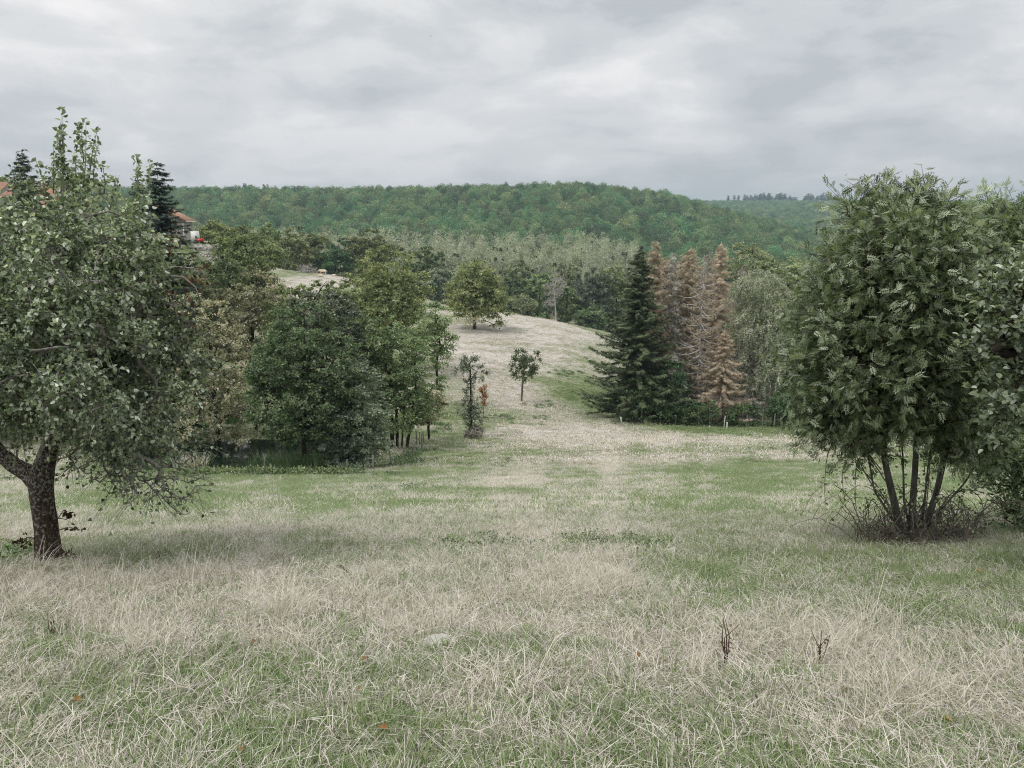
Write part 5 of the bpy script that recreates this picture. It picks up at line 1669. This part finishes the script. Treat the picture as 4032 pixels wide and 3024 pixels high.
# ------------------------------------------------------------------ village on the left
def house(label, px, Y, Lx, Ly, hw, hr, rz, zb=None, wall='plaster', chim=True):
    b_ = base_at(px, Y)
    if zb is not None:
        b_[2] = zb
    e = empty('house', b_, label, 'house')
    e.rotation_euler[2] = rz
    wb = MB()
    x_, y_ = Lx / 2, Ly / 2
    V = [(-x_, -y_, -2), (x_, -y_, -2), (x_, y_, -2), (-x_, y_, -2), (-x_, -y_, hw), (x_, -y_, hw), (x_, y_, hw), (-x_, y_, hw), (0, -y_, hr), (0, y_, hr)]
    wb.add(V, [[0, 1, 5, 4], [1, 2, 6, 5], [2, 3, 7, 6], [3, 0, 4, 7]], [[4, 5, 8], [6, 7, 9]])
    link('wall', wb.build('wall', M[wall]), e)
    rb = MB()
    o_ = .45
    for s in (-1, 1):
        sl = (hr - hw) / x_
        P = []
        for xx in (0, s * (x_ + o_)):
            for yy in (-y_ - o_, y_ + o_):
                z_ = hr + .02 - abs(xx) * sl
                P += [(xx, yy, z_ + .0), (xx, yy, z_ + .18)]
        rb.add(P, [[0, 2, 6, 4], [1, 5, 7, 3], [0, 4, 5, 1], [2, 3, 7, 6], [4, 6, 7, 5], [0, 1, 3, 2]])
    rf = link('roof', rb.build('roof', M['tiles']), e)
    # tile courses along the slope, real rolls
    tb = MB()
    for s in (-1, 1):
        for yy in np.arange(-y_ - o_, y_ + o_, .33):
            tb.tube([(s * .05, yy, hr + .21), (s * (x_ + o_), yy, hr + .21 - (x_ + o_) * (hr - hw) / x_)], .07, 4)
    link('tile_rolls', tb.build('tile_rolls', M['tiles']), rf)
    for s in (-1, 1):
        gb = MB().box((s * (x_ + o_ + .08), 0, hw - o_ * (hr - hw) / x_ + .02), (.14, Ly + 2 * o_, .12))
        link('gutter', gb.build('gutter', M['white']), e)
    for s in (-1, 1):
        db = MB()
        db.box((s * (x_ - .1), -y_ - .09, hw / 2 - .6), (.12, .12, hw + .8))
        link('downpipe', db.build('downpipe', M['white']), e)
    for wx in (-.22,):
        f_ = MB().box((wx * Lx, -y_ - .03, hw * .55), (1.1, .1, 1.3))
        wi = link('window', f_.build('window', M['white']), e)
        pn = MB().box((wx * Lx, -y_ - .09, hw * .55), (.92, .04, 1.12))
        link('pane', pn.build('pane', M['glass']), wi)
    if chim:
        c_ = MB().box((-.9, 0, hr + .35), (.6, .6, 1.2))
        link('chimney', c_.build('chimney', M['plaster']), rf)
    return e


gz = float(W(700, 940, 128)[2])
house('grey rendered stone house with orange tiled gable roof beside the dark spruce', 640, 130, 8.6, 7, 3.6, 5.8, .2, gz - .6)
wb = MB().box((0, 0, .5), (1.1, .8, 1.9))
p = W(768, 925, 127)
tag(link('white_shed', wb.build('white_shed', M['white']), None, (p[0], p[1], p[2] - .8)), 'small white box annex against the right corner of the stone house', 'shed')
house('house under a bright orange roof showing above the pear crown', 175, 150, 6.5, 10, 3.4, 5.2, 1.45, float(W(175, 735, 150)[2]) - 5.2)
house('house whose orange roof just shows at the left picture edge', -35, 158, 6.0, 9, 3.2, 5, 1.5, float(W(0, 722, 158)[2]) - 5.0)
house('lower house with an orange roof right of the bright one', 262, 140, 6.0, 6, 3, 4.6, 1.3, float(W(232, 778, 140)[2]) - 4.6)
# terrace wall, red tractor, rubble
te = empty('terrace_wall', W(815, 975, 124), 'low pale terrace wall with a rail right of the stone house', 'wall')
for k in range(2):
    link('wall_block', MB().box((-.9 + k * 1.9, 0, 0), (1.85, .4, 1.0)).build('wall_block', M['stone']), te)
link('rail', MB().box((0, 0, .95), (3.9, .08, .08)).build('rail', M['white']), te)
for k in range(5):
    link('baluster', MB().box((-1.7 + k * .85, 0, .72), (.08, .08, .44)).build('baluster', M['white']), te)
c = W(784, 957, 124)
re_ = empty('garden_tractor', c, 'small bright red garden tractor parked below the stone house', 'tractor')
link('body', MB().box((.1, 0, .42), (1.15, .55, .38)).box((.45, 0, .62), (.5, .42, .18), taper=.8).build('body', M['red']), re_)
link('seat', MB().box((-.28, 0, .75), (.3, .4, .12)).box((-.42, 0, .95), (.08, .4, .35)).build('seat', M['black']), re_)
link('steering_wheel', MB().tube([(.12, 0, .6), (0, 0, .92)], .02, 5).tube([(0 + .12 * math.cos(a_) * .3, .14 * math.sin(a_), .92 + .12 * math.cos(a_)) for a_ in np.linspace(0, 6.28, 9)], .018, 4).build('steering_wheel', M['black']), re_)
for x_, r_ in ((-.35, .27), (.5, .2)):
    for y_ in (-.33, .33):
        link('wheel', MB().tube([(x_, y_ - .07, r_), (x_, y_ + .07, r_)], r_, 14).build('wheel', M['black']), re_)


def rock_mesh(r, sx=1.0, sy=1.0, sz=.6):
    import bmesh
    bm = bmesh.new()
    bmesh.ops.create_icosphere(bm, subdivisions=2, radius=r)
    for v_ in bm.verts:
        v_.co = Vector((v_.co.x * sx, v_.co.y * sy, v_.co.z * sz)) * (1 + RNG.normal(0, .09))
    me = bpy.data.meshes.new('stone')
    bm.to_mesh(me)
    bm.free()
    me.materials.append(M['stone'])
    return me


rub = MB()
for k in range(90):
    q = rnd(0, 1)
    p = W(795 + 85 * q + rnd(-12, 12), 985 + 55 * q + rnd(-14, 14), 121 - q * 3)
    s = rnd(.1, .42)
    rub.box(p, (s * rnd(.7, 1.6), s, s * rnd(.5, 1)), rnd(0, 3), rnd(0, 1), rnd(.6, .95))
tag(link('rubble', rub.build('rubble', M['stone'])), 'pale rubble tipped down the slope below the stone house', None, None, 'stuff')


# ------------------------------------------------------------------ cows on the crest
def cow(label, px, Y, L_, face=-1, lying=False, mat='cow_cream', head='cow_tan'):
    b_ = base_at(px, Y)
    e = empty('cow', b_, label, 'cow', 'cattle on the straw crest')
    k = L_ / 2.2
    zl = .42 if lying else 1.0
    bp_ = [(-1.0, 0, zl + .08, .26), (-.6, 0, zl, .36), (0, 0, zl - .02, .40), (.6, 0, zl + .04, .34), (.9, 0, zl + .2, .22), (1.2, 0, zl + .12 if not lying else zl + .3, .15), (1.5, 0, zl - .12 if not lying else zl + .2, .10)]
    V, E, R = [], [], []
    for i_, (x_, y_, z_, r_) in enumerate(bp_):
        V.append((-face * -x_ * k * 1.0, y_, z_ * k)); R.append(r_ * k)
        if i_:
            E.append((i_ - 1, i_))
    for bi, xx in ((1, -.72), (3, .62)):
        for s in (-1, 1):
            n0 = len(V)
            zs = [(zl - .3, .13), (zl * .45, .07), (.03, .06)] if not lying else [(.28, .13), (.12, .07)]
            for j, (z_, r_) in enumerate(zs):
                V.append((face * (xx + (.25 * j if lying else 0)) * k, s * (.2 + (.12 if lying else 0)) * k, z_ * k)); R.append(r_ * k)
                E.append((bi, n0) if j == 0 else (n0 + j - 1, n0 + j))
    me = bpy.data.meshes.new('body')
    me.from_pydata(V, E, [])
    me.materials.append(M[mat])
    o = link('body', me, e)
    o.modifiers.new('skin', 'SKIN').use_smooth_shade = True
    for i_, r_ in enumerate(R):
        me.skin_vertices[0].data[i_].radius = (r_, r_)
    me.skin_vertices[0].data[2].use_root = True
    o.modifiers.new('sub', 'SUBSURF').levels = 1
    hx = face * 1.5 * k
    hz_ = (zl - .12 if not lying else zl + .2) * k
    hb = MB().tube([(hx - face * .2 * k, 0, hz_ + .12 * k), (hx, 0, hz_), (hx + face * .22 * k, 0, hz_ - .16 * k)], [.17 * k, .16 * k, .1 * k], 8)
    link('head', hb.build('head', M[head], True), e)
    for s in (-1, 1):
        link('ear', MB().box((hx - face * .18 * k, s * .2 * k, hz_ + .17 * k), (.06 * k, .18 * k, .09 * k)).build('ear', M[head]), e)
    link('tail', MB().tube([(-face * 1.02 * k, 0, (zl + .2) * k), (-face * 1.2 * k, 0, (zl - .1) * k), (-face * 1.18 * k, 0, (zl - .5 if not lying else .1) * k)], [.03 * k, .025 * k, .04 * k], 5).build('tail', M[mat]), e)
    e.rotation_euler[2] = rnd(-.2, .2)


cow('cream cow with tan head standing on the straw crest', 1272, 219, 2.3)
cow('cream calf lying in front of the standing cow', 1262, 214, 1.6, lying=True)
cow('white calf standing alone right of the other cattle', 1314, 217, 1.2, face=1)

# ------------------------------------------------------------------ small things on the near slope
def stick(label, a_, b_, r_, cat='branch', name='fallen_branch'):
    p0, p1 = ground(*a_), ground(*b_)
    q = np.linspace(0, 1, 6)[:, None]
    pl = (p1 - p0) * q + RNG.normal(size=(6, 3)) * .012
    pl[:, 2] += r_ + .05
    tag(link(name, MB().tube(pl, np.linspace(r_, r_ * .6, 6), 7).build(name, M['deadwood']), None, p0), label, cat)


stick('pale straight log lying alone in the lower pasture', (1050, 1968), (1112, 1966), .06, 'log', 'log')
stick('thin bent pale branch below the log in the lower pasture', (968, 2003), (1008, 1999), .03)
stick('short pale branch right of the bent one in the pasture', (1130, 2037), (1160, 2036), .035)
for k, (px, py, r_, lab) in enumerate([(1218, 2009, .09, 'small white stone right of the pale log'), (1480, 2022, .13, 'pale molehill stone in the middle of the lower pasture'), (1522, 1928, .12, 'pale stone left of the weed clump'),
                                       (1657, 1930, .12, 'pale stone just under the weed clump'), (1253, 1953, .12, 'whitish stone above the small white one'), (1750, 1976, .12, 'pale flat stone in the middle of the pasture'),
                                       (3780, 2035, .2, 'large pale stone behind the brambles'), (1730, 2555, .11, 'pale crusted stone in the near grass')]):
    g_ = ground(px, py)
    tag(link('stone', rock_mesh(r_, 1.3, 1.0, .45), None, g_ + [0, 0, .03]), lab, 'stone')


def dleaf(label, px, py, s, mat='orange'):
    g_ = ground(px, py)
    s *= .75
    b_ = MB()
    leaves(b_, np.zeros((1, 3)), np.array([[math.cos(px), math.sin(px), .45]]), np.array([[0, -.3, 1.0]]), s, tmpl_leaf(.30, .34), np.array([.6]))
    tag(link('fallen_leaf', b_.build('fallen_leaf', M[mat]), None, g_ + [0, 0, .07]), label, 'leaf', 'fallen leaves in the near grass')


for a_ in [('tan curled leaf in the grass near the lower left corner', 295, 2808, .085), ('orange curled leaf near the bottom edge, left half', 960, 2998, .07), ('rust leaf among the straw on the right', 3305, 2764, .06),
           ('tan leaf left of the bottom middle', 1530, 2925, .07), ('brown leaf in the middle of the near grass', 1430, 2762, .055), ('tan leaf above the herbs in the near grass', 1420, 2640, .06),
           ('pale brown leaf in the near straw, left of middle', 1010, 2562, .07), ('small rusty leaf by the dark stem', 2515, 2630, .06), ('brown leaf near the bottom right', 3700, 2880, .075), ('brown leaf on the green patch at right', 3860, 2282, .07)]:
    dleaf(*a_)
# dark dead stems in the grass
def dstem(label, px, py, h):
    g_ = ground(px, py)
    b_ = MB()
    for k in range(4):
        b_.tube([(0, 0, -.02), (rnd(-.03, .03), rnd(-.03, .03), h * .5), (rnd(-.07, .07), rnd(-.05, .05), h * rnd(.7, 1))], [.004, .003, .0015], 4)
    h *= .7
    n = 14
    P = np.stack([rnd(-.04, .04, n), rnd(-.03, .03, n), rnd(.3, 1, n) * h], -1)
    leaves(b_, P, RNG.normal(size=(n, 3)), RNG.normal(size=(n, 3)), .02, TL_, rnd(0, 1, n))
    tag(link('dead_weed', b_.build('dead_weed', M['dryleaf']), None, g_), label, 'weed', 'dead weed stems')


dstem('dark reddish dead weed stem right of the picture middle', 2858, 2640, .42)
dstem('dead brown weed in the tall straw at the right', 3230, 2640, .3)
dstem('short dark weed stem below the middle straw', 1365, 2290, .2)
dstem('dark weed stem right of the pear trunk', 625, 2230, .25)
dstem('dark thin weed in the left straw', 205, 2520, .22)

# bird in the sky
bb = MB()
bb.tube([(-.16, 0, 0), (-.05, 0, .01), (.08, 0, .01), (.2, 0, 0)], [.02, .05, .05, .01], 6)
bb.add([(-.02, 0, .03), (.06, 0, .03), (-.02, .35, .12), (-.08, .4, .12)], [[0, 1, 2, 3]])
bb.add([(-.02, 0, .03), (.06, 0, .03), (-.02, -.35, .12), (-.08, -.4, .12)], [[0, 1, 2, 3]])
bo = link('bird', bb.build('bird', M['black']), None, W(1695, 142, 150))
bo.rotation_euler = (0.3, 0, 1.2)
tag(bo, 'tiny dark bird flying high under the clouds', 'bird')

# ------------------------------------------------------------------ haze
hm = bpy.data.materials.new('haze')
hm.use_nodes = True
hm.node_tree.nodes.clear()
pv = N(hm.node_tree, 'ShaderNodeVolumePrincipled')
pv.inputs['Color'].default_value = (0.66, 0.86, 0.98, 1)
pv.inputs['Density'].default_value = 0.0002
pv.inputs['Anisotropy'].default_value = 0.2
ho = N(hm.node_tree, 'ShaderNodeOutputMaterial')
L(hm.node_tree, pv.outputs[0], ho.inputs['Volume'])
hb = MB().box((0, 2880, 26), (34000, 6200, 162))
tag(link('haze', hb.build('haze', hm)), 'thin pale haze in the valley air', None, None, 'stuff')
